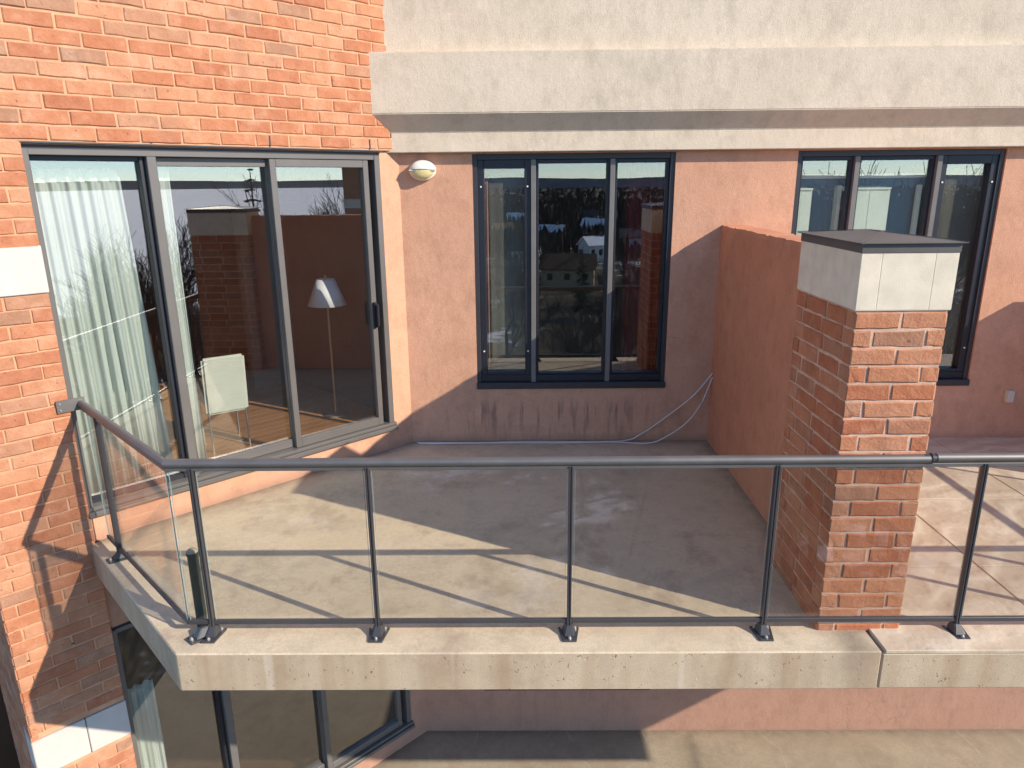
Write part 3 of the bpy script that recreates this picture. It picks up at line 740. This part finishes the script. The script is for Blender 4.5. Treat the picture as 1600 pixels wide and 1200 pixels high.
def curve_pts(pts, n=10):
    P = [Vector(p) for p in pts]; P = [P[0]*2-P[1]]+P+[P[-1]*2-P[-2]]; out = []
    for i in range(1, len(P)-2):
        for k in range(n):
            t = k/n; a, b, c, d = P[i-1], P[i], P[i+1], P[i+2]
            out.append(0.5*((2*b)+(c-a)*t+(2*a-5*b+4*c-d)*t*t+(3*b-3*c+d-a)*t**3))
    out.append(P[-2]); return out
cg = 'cables running along the foot of the back wall'
bm = bmesh.new(); tube(bm, curve_pts([(1.838, 6.555, 0.70), (1.66, 6.56, 0.47), (1.42, 6.58, 0.255), (1.20, 6.595, 0.085), (1.02, 6.59, 0.010), (0.55, 6.575, 0.008), (0.1, 6.585, 0.008), (-0.45, 6.565, 0.008), (-1.0, 6.58, 0.008)]), 0.0075, 8)
tag(pbm('cable', 'cable_grey', None, bm), 'upper of two grey cables sagging from the partition to the floor', 'cable', cg)
bm = bmesh.new(); tube(bm, curve_pts([(1.838, 6.552, 0.66), (1.74, 6.54, 0.40), (1.60, 6.52, 0.21), (1.40, 6.51, 0.07), (1.24, 6.52, 0.010), (0.9, 6.565, 0.008), (0.4, 6.55, 0.008), (-0.2, 6.56, 0.008), (-0.98, 6.55, 0.008)]), 0.007, 8)
tag(pbm('cable', 'cable_grey', None, bm), 'lower looser grey cable hanging closer to the floor by the partition', 'cable', cg)

ob = thing('outlet_box', 'small beige outlet cover on the stucco right of the brick pillar', 'outlet', (4.70, CY, 0.436))
part('cover', 'beige_plastic', ob, (-0.036, 0.036, -0.045, 0, -0.058, 0.058), bevel=0.006, seg=2)
part('lid', 'beige_plastic', ob, (-0.031, 0.031, -0.052, -0.0452, -0.050, 0.050), bevel=0.003)

# ---------------------------------------------------------------- rooms behind the glass
rm = empty('interior_walls', (CX, CY, 0), R(45)); rm['kind'] = 'structure'; rm['label'] = 'dim walls and ceiling of the room behind the glass door'
part('back_wall', 'room_dark', rm, (-3.6, 0.4, 3.3, 3.4, 0.1, 2.9))
part('side_wall', 'room_paint', rm, (-3.6, -3.5, 0.31, 3.3, 0.1, 2.9), (-0.02, 0.08, 0.26, 3.3, 0.1, 2.9))
part('partition', 'room_paint', rm, (-0.55, -0.021, 2.2, 2.32, 0.18, 2.8))
part('ceiling', 'ceiling', rm, (-3.6, 0.1, 0.301, 3.4, 2.90, 3.0))
ff = empty('interior_floor', (CX, CY, 0), R(45)); ff['kind'] = 'structure'; ff['label'] = 'brown wooden floorboards inside the glass door'
part('subfloor', 'room_dark', ff, (-3.6, 0.08, 0.221, 3.3, 0.0, 0.195))
pl = None
for i in range(26):
    y = 0.235+i*0.118
    if pl is None:
        bm = bmesh.new(); bx(bm, -3.49, -0.03, 0, 0.115, 0.196, 0.216); pl = mesh(bm, 'floorboard', 'wood', 0.0015)
    link('floorboard', pl, ff, loc=(0, y, 0))
r2 = empty('interior_walls'); r2['kind'] = 'structure'; r2['label'] = 'dark room behind the middle window'
part('back_wall', 'room_paint', r2, (-1.0, 2.0, 9.4, 9.5, 0, 2.95)); part('side_wall', 'room_paint', r2, (-1.0, -0.9, 6.88, 9.4, 0, 2.95), (1.95, 2.0, 6.88, 9.4, 0, 2.95))
part('ceiling', 'ceiling', r2, (-1.0, 2.0, 6.875, 9.5, 2.951, 3.05)); part('floor', 'room_dark', r2, (-1.0, 2.0, 6.875, 9.5, -0.1, -0.001))
r3 = empty('interior_walls'); r3['kind'] = 'structure'; r3['label'] = 'blue grey room behind the right window'
part('back_wall', 'room_blue', r3, (2.01, 5.2, 9.4, 9.5, 0, 2.95)); part('side_wall', 'room_blue', r3, (2.01, 2.06, 6.88, 9.4, 0, 2.95), (5.1, 5.2, 6.88, 9.4, 0, 2.95))
part('ceiling', 'ceiling', r3, (2.01, 5.2, 6.875, 9.5, 2.951, 3.05)); part('floor', 'room_dark', r3, (2.01, 5.2, 6.875, 9.5, -0.1, -0.001))

def curtain(name, m, label, x0, x1, y, z0, z1, folds, amp, loc, rz, seed, cat='curtain', flare=0.0):
    r = random.Random(seed); n = folds*10; bm = bmesh.new(); cols = []
    ph = [r.uniform(0.7, 1.3) for _ in range(folds+2)]
    for i in range(n+1):
        t = i/n; f = t*folds; k = int(f)
        a = amp*(0.75*math.sin(2*math.pi*f)+0.35*math.sin(2*math.pi*f*2.3+ph[k]*3))*ph[k]
        row = []
        for j, z in enumerate((z0, z0+(z1-z0)*0.33, z0+(z1-z0)*0.66, z1-0.06, z1)):
            q = (1-j/4)
            x = x0+(x1-x0)*t+flare*q*(t-0.3)*0.3+0.010*math.sin(f*5+j)*q
            row.append((x, y+a*(0.55+0.45*q if j < 4 else 0.35), z+(0.006*math.sin(2*math.pi*f) if j == 4 else 0)))
        cols.append(row)
    F = [[bm.verts.new(p) for p in row] for row in cols]
    B = [[bm.verts.new((p[0], p[1]+0.004, p[2])) for p in row] for row in cols]
    m4 = 4
    for i in range(n):
        for j in range(m4):
            f = bm.faces.new((F[i][j], F[i+1][j], F[i+1][j+1], F[i][j+1])); f.smooth = True
            f = bm.faces.new((B[i][j], B[i][j+1], B[i+1][j+1], B[i+1][j])); f.smooth = True
        bm.faces.new((F[i][0], B[i][0], B[i+1][0], F[i+1][0])); bm.faces.new((F[i][m4], F[i+1][m4], B[i+1][m4], B[i][m4]))
    for i in (0, n):
        for j in range(m4): bm.faces.new((F[i][j], F[i][j+1], B[i][j+1], B[i][j]))
    me = bpy.data.meshes.new(name); bmesh.ops.recalc_face_normals(bm, faces=bm.faces); bm.to_mesh(me); bm.free(); me.materials.append(MAT[m])
    o = link(name, me); o.location = loc; o.rotation_euler = (0, 0, rz); return tag(o, label, cat)
curtain('curtain', 'curtain', 'long pleated pale green curtain behind the left door pane', -3.25, -2.235, 0.28, 0.225, 2.575, 13, 0.046, (CX, CY, 0), R(45), 5, flare=0.45)
curtain('curtain', 'curtain', 'narrow pale strip added for the reflection just right of the first door post', -2.0, -1.905, 0.21, 0.225, 2.60, 2, 0.012, (CX, CY, 0), R(45), 6)  # added pleated strip standing in for the reflected lit edge of the frame
curtain('curtain', 'curtain_red', 'dark red curtain drawn to the right side of the middle window', 1.02, 1.44, 0.36, 0.1, 2.72, 6, 0.03, (0, CY, 0), 0, 9)
curtain('curtain', 'curtain_pink', 'narrow pinkish curtain at the left side of the middle window', -0.36, -0.27, 0.130, 0.1, 2.50, 2, 0.006, (0, CY, 0), 0, 11)
curtain('curtain', 'curtain_grey', 'flat grey curtain behind the left light of the middle window', -0.275, 0.13, 0.142, 0.1, 2.56, 2, 0.004, (0, CY, 0), 0, 12)
def blind(x0, x1, z1, label, loc=(0, CY, 0)):
    t = thing('vertical_blind', label, 'blind', loc)
    n = max(1, round((x1-x0)/0.09)); w = (x1-x0)/n
    for i in range(n):
        bm = bmesh.new(); bx(bm, x0+i*w+0.001, x0+(i+1)*w-0.001, 0.150+0.002*(i % 2), 0.153+0.002*(i % 2), 0.5, z1)
        pbm('blind_slat', 'blind', t, bm)
    part('head_rail', 'blind', t, (x0, x1, 0.14, 0.17, z1+0.002, z1+0.02))
blind(2.50, 2.69, 2.36, 'pale green blind in the left light of the right window')
blind(3.03, 3.40, 2.36, 'pale green blind in the middle light of the right window')
part_n = thing('window_post', 'narrow cream post inside the right window beside the dark mullion', 'post', (0, CY, 0))
part('post_body', 'blind', part_n, (2.915, 2.945, 0.13, 0.17, 0.0, 2.40), (3.635, 3.672, 0.13, 0.17, 0.0, 2.40))
t_ = thing('glass_veil', 'blue grey sheet added for the bluish veil in the right window glass', 'blind', (0, CY, 0))
part('veil_sheet', 'veil_blue', t_, (2.40, 3.76, 0.195, 0.198, 0.3, 2.46)); part('veil_bar', 'blind', t_, (2.40, 3.76, 0.18, 0.22, 2.461, 2.50), bevel=0.008)  # sheet and top bar added to give the pane its bluish reflection
curtain('curtain', 'curtain_grey', 'plain grey curtain filling the right light of the right window', 3.775, 4.24, 0.150, 0.1, 2.54, 3, 0.005, (0, CY, 0), 0, 15)
curtain('curtain', 'curtain', 'pale curtain behind the lower storey glass under the balcony edge', -3.0, -2.55, 0.30, 0.225-STOREY, 1.95-STOREY, 6, 0.03, (CX, CY, 0), R(45), 25)
lw = empty('interior_walls', (CX, CY, 0), R(45)); lw['kind'] = 'structure'; lw['label'] = 'dark room behind the lower storey glass'
part('back_wall', 'room_dark', lw, (-3.6, 0.0, 1.6, 1.7, -STOREY, -0.3)); part('floor', 'room_dark', lw, (-3.6, 0, 0.23, 1.6, -STOREY, -STOREY+0.15))

# chair: pale parsons chair on slim legs, its back to the window
ch = thing('dining_chair', 'pale upholstered dining chair on slim metal legs inside the glass door', 'chair', (CX, CY, 0), R(45))
chm = link('chair_frame', None, ch); bpy.data.objects.remove(chm)
def cpt(u, v): # u along the back, v towards the seat front, in door frame coordinates
    bx0 = Vector((-1.760, 0.560)); U = Vector((0.978, -0.17)); U.normalize(); Vv = Vector((-U.y, U.x)); u = 0.03+u*0.86; v = v*0.9
    p = bx0+U*u+Vv*v; return p
def cbox(name, m, u0, u1, v0, v1, z0, z1, lean=0.0, bevel=0.02, seg=3):
    bm = bmesh.new(); vs = []
    for z in (z0, z1):
        dv = -lean*(z-z0)
        for (u_, v_) in ((u0, v0), (u1, v0), (u1, v1), (u0, v1)):
            p = cpt(u_, v_+dv); vs.append(bm.verts.new((p.x, p.y, z)))
    for f in ((3, 2, 1, 0), (4, 5, 6, 7), (0, 1, 5, 4), (1, 2, 6, 5), (2, 3, 7, 6), (3, 0, 4, 7)): bm.faces.new([vs[i] for i in f])
    pbm(name, m, ch, bm, bevel=bevel, seg=seg)
FZ = 0.216
cbox('seat', 'chair_leather', 0, 0.40, 0.05, 0.45, FZ+0.40, FZ+0.47)
cbox('backrest', 'chair_leather', -0.005, 0.405, -0.01, 0.045, FZ+0.34, FZ+0.85, lean=0.10)
for u_, v_ in ((0.02, 0.02), (0.38, 0.02), (0.02, 0.42), (0.38, 0.42)):
    p = cpt(u_, v_); bm = bmesh.new(); tube(bm, [(p.x, p.y, FZ), (p.x, p.y, FZ+0.41)], 0.011, 8); pbm('leg', 'chrome', ch, bm)
# floor lamp
fl_ = thing('floor_lamp', 'floor lamp with white cone shade behind the right door leaf', 'lamp', (-1.85, 6.86, 0.216))
bm = bmesh.new(); lathe(bm, [(0.12, 0.0), (0.12, 0.012), (0.03, 0.02)], 24); pbm('base', 'brass', fl_, bm)
bm = bmesh.new(); tube(bm, [(0, 0, 0.015), (0, 0, 1.35)], 0.011, 10); pbm('pole', 'brass', fl_, bm)
bm = bmesh.new()
seg = 28; ri = [(0.185, 1.115), (0.085, 1.365), (0.082, 1.365), (0.182, 1.115)]
rings = [[bm.verts.new((r_*math.cos(2*math.pi*j/seg), r_*math.sin(2*math.pi*j/seg), z)) for j in range(seg)] for r_, z in ri]
for q in range(4):
    a, b = rings[q], rings[(q+1) % 4]
    for j in range(seg):
        f = bm.faces.new((a[j], a[(j+1) % seg], b[(j+1) % seg], b[j])); f.smooth = q in (0, 2)
pbm('lamp_shade', 'lampshade', fl_, bm)
bm = bmesh.new(); tube(bm, [(0, 0, 1.35), (0, 0, 1.40)], 0.012, 8); pbm('finial', 'brass', fl_, bm)

# ---------------------------------------------------------------- the land the windows look out on (seen mirrored in the glass)
GZ = -20.0
def disc(name, m, r0, r1, z, seg=64, a0=0.0, a1=2*math.pi, jit=0.0, kind='structure', label=None):
    bm = bmesh.new(); r = random.Random(5); A = []; B = []
    full = a1-a0 > 6.28
    for j in range(seg if full else seg+1):
        t = a0+(a1-a0)*j/seg; rr = r0*(1+r.uniform(-jit, jit))
        A.append(bm.verts.new((rr*math.cos(t), rr*math.sin(t), z))); B.append(bm.verts.new((r1*math.cos(t), r1*math.sin(t), z)))
    for j in range(len(A) if full else len(A)-1):
        k2 = (j+1) % len(A); bm.faces.new((A[j], B[j], B[k2], A[k2]))
    if r0 < 1: pass
    o = pbm(name, m, None, bm, kind=kind)
    if label: o['label'] = label
    return o
bm = bmesh.new(); bmesh.ops.create_grid(bm, x_segments=2, y_segments=2, size=6500); bmesh.ops.translate(bm, verts=bm.verts, vec=(0, 0, GZ))
pbm('ground', 'ground', None, bm, kind='structure')['label'] = 'winter ground below the building'
disc('lake', 'lake_ice', 130, 4700, GZ+0.05, 60, R(-34), R(60), 0.1, label='frozen white lake')
bm = bmesh.new(); r = random.Random(11); prev = None
for j in range(241):
    t = R(-150)+R(230)*j/240
    far = 4600 if t > R(-36) else 2600
    far = 4600-(4600-2400)*min(1, max(0, (R(-30)-t)/R(14)))
    h = (26+10*math.sin(t*3+1)+7*math.sin(t*9)+4*math.sin(t*23)+r.uniform(-1.2, 1.2))*0.85
    c, s = math.cos(t), math.sin(t)
    ring = [bm.verts.new((far*c, far*s, GZ)), bm.verts.new((far*1.04*c, far*1.04*s, GZ+h*0.7)), bm.verts.new((far*1.10*c, far*1.10*s, GZ+h+14*far/2600)), bm.verts.new((far*1.3*c, far*1.3*s, GZ))]
    if prev:
        for a in range(3): bm.faces.new((prev[a], ring[a], ring[a+1], prev[a+1]))
    prev = ring
pbm('hills', 'hill_forest_hazy', None, bm, kind='structure')['label'] = 'low wooded hills beyond the lake and town'
disc('road', 'asphalt', 62, 70, GZ+0.06, 40, R(-120), R(-40), label='road below the building')

def tree_mesh(seed, h, levels=5, spread=0.55):
    r = random.Random(seed); tr = bmesh.new(); cr = bmesh.new()
    def seg(bm, a, b, ra, rb):
        ra, rb = max(ra, 0.022), max(rb, 0.018)
        d = (b-a).normalized(); x = d.cross(Vector((0, 0, 1)) if abs(d.z) < .9 else Vector((1, 0, 0))).normalized(); y = d.cross(x)
        A = [bm.verts.new(a+(x*math.cos(t)+y*math.sin(t))*ra) for t in (0, 2.09, 4.19)]; B = [bm.verts.new(b+(x*math.cos(t)+y*math.sin(t))*rb) for t in (0, 2.09, 4.19)]
        for i in range(3): bm.faces.new((A[i], A[(i+1) % 3], B[(i+1) % 3], B[i]))
    def grow(p, d, L, ra, lev):
        n = 3; q = p
        for i in range(n):
            d = (d+Vector((r.uniform(-.16, .16), r.uniform(-.16, .16), r.uniform(-.02, .12)))).normalized()
            e = q+d*(L/n); seg(tr if lev < 2 else cr, q, e, ra*(1-i/n*0.4), ra*(1-(i+1)/n*0.4)); q = e
            if lev < levels and i >= (1 if lev == 0 else 0):
                for _ in range(1 if lev == 0 else r.choice((1, 2, 2))):
                    az = r.uniform(0, 2*math.pi); s = r.uniform(spread*0.7, spread*1.4)
                    nd = (d+Vector((math.cos(az)*s, math.sin(az)*s, r.uniform(0, .25)))).normalized()
                    grow(q, nd, L*r.uniform(.55, .75), ra*0.52, lev+1)
    grow(Vector((0, 0, 0)), Vector((0, 0, 1)), h*0.48, h*0.016, 0)
    zmax = max(v.co.z for v in cr.verts); f = h/zmax
    for bm in (tr, cr): bmesh.ops.scale(bm, vec=(f, f, f), verts=bm.verts)
    return mesh(tr, 'trunk', 'bark'), mesh(cr, 'crown', 'bark')
def conifer_mesh(seed, h):
    r = random.Random(seed); tr = bmesh.new(); cr = bmesh.new()
    tube(tr, [(0, 0, 0), (0, 0, h*0.98)], 0.2, 6, radii=[0.25, 0.03])
    z = h*0.12
    while z < h:
        f = 1-z/h; L = 0.24*h*f*r.uniform(.75, 1.15)+0.25
        for k in range(8):
            a = r.uniform(0, 6.283); l = L*r.uniform(.6, 1.1); dz = -l*r.uniform(.15, .4)
            c, s = math.cos(a), math.sin(a); w = 0.16*l+0.1
            p0 = Vector((0, 0, z)); p1 = Vector((c*l, s*l, z+dz)); m = p0.lerp(p1, .55); n = Vector((-s, c, 0))*w
            v = [cr.verts.new(q) for q in (p0, m+n, p1, m-n, m+Vector((0, 0, -w*.6)))]
            cr.faces.new((v[0], v[1], v[2])); cr.faces.new((v[0], v[2], v[3])); cr.faces.new((v[0], v[4], v[1])); cr.faces.new((v[0], v[3], v[4])); cr.faces.new((v[1], v[4], v[2])); cr.faces.new((v[4], v[3], v[2]))
        z += 0.028*h
    return mesh(tr, 'trunk', 'bark'), mesh(cr, 'crown', 'needles')
BARE = [tree_mesh(s, 22, 5, 0.6) for s in (1, 2, 3)]
CONI = [conifer_mesh(s, 22) for s in (1, 2)]
def tree(kind, x, y, top, lib, i, label, group):
    t = thing(kind, label, 'tree', (x, y, GZ), rng.uniform(0, 6.28), group)
    s = (top-GZ)/22; t.scale = (s, s, s)
    a, b = lib[i % len(lib)]; link('trunk', a, t); link('crown', b, t)
bc = thing('brick_chimney', 'tall far brick stack with stone band mirrored at the right edge of the glass door', 'chimney', (22.6, 1.25, GZ))
part('stack', 'brick_joined', bc, (-0.6, 0.6, -0.52, 0.52, 0, 21.5), (-0.6, 0.6, -0.52, 0.52, 21.851, 26.5))
part('stone_band', 'stone', bc, (-0.62, 0.62, -0.54, 0.54, 21.5005, 21.8505))
tree('pine_tree', 43.1, -10.5, 3.8, CONI, 0, 'dark spruce rising above the lake shore mirrored in the glass door', None)
lakebare = [(41.5, -6.3, 3.1), (56.7, -8.3, 3.4), (60, -11.5, 2.6), (52.4, -18.9, 0.7), (42.7, -16, 0.5), (59.8, -26.4, 0.2), (47, -20.5, -0.5), (36.8, -16.4, 0.0), (40.5, -19.9, -0.8), (65.2, -37, -1.2), (50, -24, -2), (38, -13.5, -3)]
for i, (x, y, t) in enumerate(lakebare): tree('bare_tree', x, y, t, BARE, i, 'leafless tree on the lake shore mirrored in the glass door', 'bare trees on the lake shore')
for i, (x, y, t) in enumerate([(17.2, -30.6, 3.0), (19.9, -34.9, 3.6), (17.8, -28.2, 3.2), (20.9, -31.4, 3.7), (21, -29.2, 2.9), (23.8, -32.3, 3.6), (22.9, -28.4, 3.3), (24.3, -27.8, 3.2), (26, -34, 3.5), (15, -33, 2.5)]):
    tree('bare_tree', x, y, t, BARE, i+1, 'leafless tree mirrored in the right window', 'bare trees mirrored in the right window')
for i, (x, y, t) in enumerate([(6.5, -53, -6), (4.2, -38.2, -5), (8.8, -42.7, -4.2), (6.9, -32.9, -8), (9.5, -50, -5.5), (-1.1, -53.3, 0.5), (-4, -58, 0.0), (12, -60, -5), (2, -75, -8), (14, -80, -5)]):
    tree('bare_tree', x, y, t, BARE, i, 'leafless tree below the balcony mirrored in the middle window', 'bare trees mirrored in the middle window')
for i in range(22):
    x = rng.uniform(-12, 40); y = rng.uniform(-130, -60)
    if -0.02 < -x/y < 0.14: x += 14
    tree('bare_tree', x, y, GZ+rng.uniform(9, 14), BARE, i, 'leafless tree on the slope before the mirrored houses', 'bare trees before the houses')
for i in range(16):
    x = rng.uniform(-30, 70); y = rng.uniform(-230, -95)
    if i % 4 == 0: tree('pine_tree', x, y, GZ+rng.uniform(9, 14), CONI, i, 'dark spruce among the mirrored houses', 'spruces among the houses')
    else: tree('bare_tree', x, y, GZ+rng.uniform(9, 13), BARE, i, 'leafless tree among the mirrored houses', 'bare trees among the houses')

def house(x, y, w, d, h, rot, wall, roof, label):
    x *= 1.25; y *= 1.25; w *= 0.72; d *= 0.72; h *= 0.8
    t = thing('house', label, 'house', (x, y, GZ), rot)
    part('wall', wall, t, (-w/2, w/2, -d/2, d/2, 0, h))
    bm = bmesh.new(); e = 0.5; rh = d*0.42
    for pts in (((-w/2-e, -d/2-e, h), (w/2+e, -d/2-e, h), (w/2+e, 0, h+rh), (-w/2-e, 0, h+rh)), ((w/2+e, d/2+e, h), (-w/2-e, d/2+e, h), (-w/2-e, 0, h+rh), (w/2+e, 0, h+rh))):
        a = [bm.verts.new(p) for p in pts]; b = [bm.verts.new((p[0], p[1], p[2]-0.25)) for p in pts]
        bm.faces.new(a); bm.faces.new(b[::-1])
        for i in range(4): bm.faces.new((a[i], a[(i+1) % 4], b[(i+1) % 4], b[i]))
    pbm('roof', roof, t, bm)
    bm = bmesh.new()
    for s in (-1, 1):
        v = [bm.verts.new(p) for p in ((s*w/2, -d/2, h), (s*w/2, d/2, h), (s*w/2, 0, h+rh-0.3))]
        v2 = [bm.verts.new((p.co.x-s*0.2, p.co.y, p.co.z)) for p in v]
        bm.faces.new(v); bm.faces.new(v2)
        for i in range(3): bm.faces.new((v[i], v[(i+1) % 3], v2[(i+1) % 3], v2[i]))
    pbm('gable', wall, t, bm)
    part('chimney', 'shingle_brown', t, (w*0.2, w*0.2+0.8, -0.4, 0.4, h+rh*0.4, h+rh+0.9))
    for k in range(3):
        xx = -w/2+w*(k+0.5)/3
        part('window_opening', 'window_black', t, (xx-0.6, xx+0.6, d/2, d/2+0.05, h*0.4, h*0.75))
house(9, -118, 16, 10, 5, R(8), 'siding_tan', 'shingle_brown', 'tan bungalow with brown roof mirrored in the middle window')
hs = [(2, -150, 10, 8, 5.5, 'siding_white', 'shingle_dark'), (18, -158, 11, 8, 6, 'siding_white', 'snow'), (-12, -165, 12, 9, 5, 'siding_blue', 'shingle_dark'),
      (30, -180, 12, 9, 6, 'siding_white', 'shingle_dark'), (10, -205, 12, 8, 6, 'siding_blue', 'snow'), (-5, -225, 12, 9, 5, 'siding_white', 'shingle_brown'), (26, -235, 14, 9, 6, 'siding_white', 'snow'),
      (44, -150, 12, 9, 5, 'siding_tan', 'shingle_dark'), (-30, -140, 12, 9, 5, 'siding_white', 'shingle_dark'), (0, -280, 14, 10, 6, 'siding_white', 'snow'), (30, -300, 14, 10, 6, 'siding_white', 'shingle_dark'), (55, -260, 14, 10, 6, 'siding_blue', 'snow')]
dist = ['nearest', 'second nearest', 'third nearest', 'fourth nearest']
for i, (x, y, w, d, h, a, b) in enumerate(hs):
    o = house(x, y, w, d, h, rng.uniform(-.6, .6), a, b, 'small %s house with %s roof in the mirrored town' % ({'siding_white': 'white', 'siding_blue': 'blue', 'siding_tan': 'tan'}[a], {'shingle_dark': 'dark', 'snow': 'snow covered', 'shingle_brown': 'brown'}[b]))
for o in [o for o in bpy.data.objects if o.name.startswith('house') and o.get('category') and 'small' in o['label']]: o['group'] = 'houses of the mirrored town'
# far woods: one mass
verts = []; faces = []; r = random.Random(21)
for i in range(9000):
    a = R(r.uniform(-140, -38)); d = 200*(2300/200)**(r.random()**0.75)
    x, y = d*math.cos(a), d*math.sin(a)
    h = r.uniform(4, 9)
    for q in range(5):
        n = len(verts); t = r.uniform(0, 6.283); w = r.uniform(0.5, 1.5); px_, py_ = x+r.uniform(-3, 3), y+r.uniform(-3, 3); hh = h*r.uniform(.6, 1)
        c, s_ = math.cos(t)*w, math.sin(t)*w
        verts += [(px_-c*.3, py_-s_*.3, GZ), (px_+c*.3, py_+s_*.3, GZ), (px_+c, py_+s_, GZ+hh*.6), (px_+r.uniform(-.4, .4), py_, GZ+hh), (px_-c, py_-s_, GZ+hh*.55), (px_+s_*.7, py_-c*.7, GZ+hh*.5)]
        faces += [(n, n+1, n+2, n+3, n+4), (n, n+5, n+3)]
me = bpy.data.meshes.new('woodland'); me.from_pydata(verts, [], faces); me.update(); me.materials.append(MAT['woods'])
wo = link('woodland', me, kind='stuff'); wo['label'] = 'brown leafless woods covering the land beyond the houses'

# every mirrored repeat says which one it is
ORD = ['nearest', 'second nearest', 'third nearest', 'fourth nearest', 'fifth nearest', 'sixth nearest', 'seventh nearest', 'eighth nearest', 'ninth nearest', 'tenth nearest', 'eleventh nearest', 'twelfth nearest', 'thirteenth nearest', 'fourteenth nearest', 'fifteenth nearest', 'sixteenth nearest', 'seventeenth nearest', 'eighteenth nearest', 'nineteenth nearest', 'twentieth nearest', 'twenty-first nearest', 'twenty-second nearest']
byl = {}
for o in bpy.data.objects:
    if o.get('category') in ('tree', 'house') and o.get('group'): byl.setdefault(o['label'], []).append(o)
for lab, os_ in byl.items():
    if len(os_) < 2: continue
    os_.sort(key=lambda o: o.location.length)
    for i, o in enumerate(os_): o['label'] = ORD[i]+' '+lab
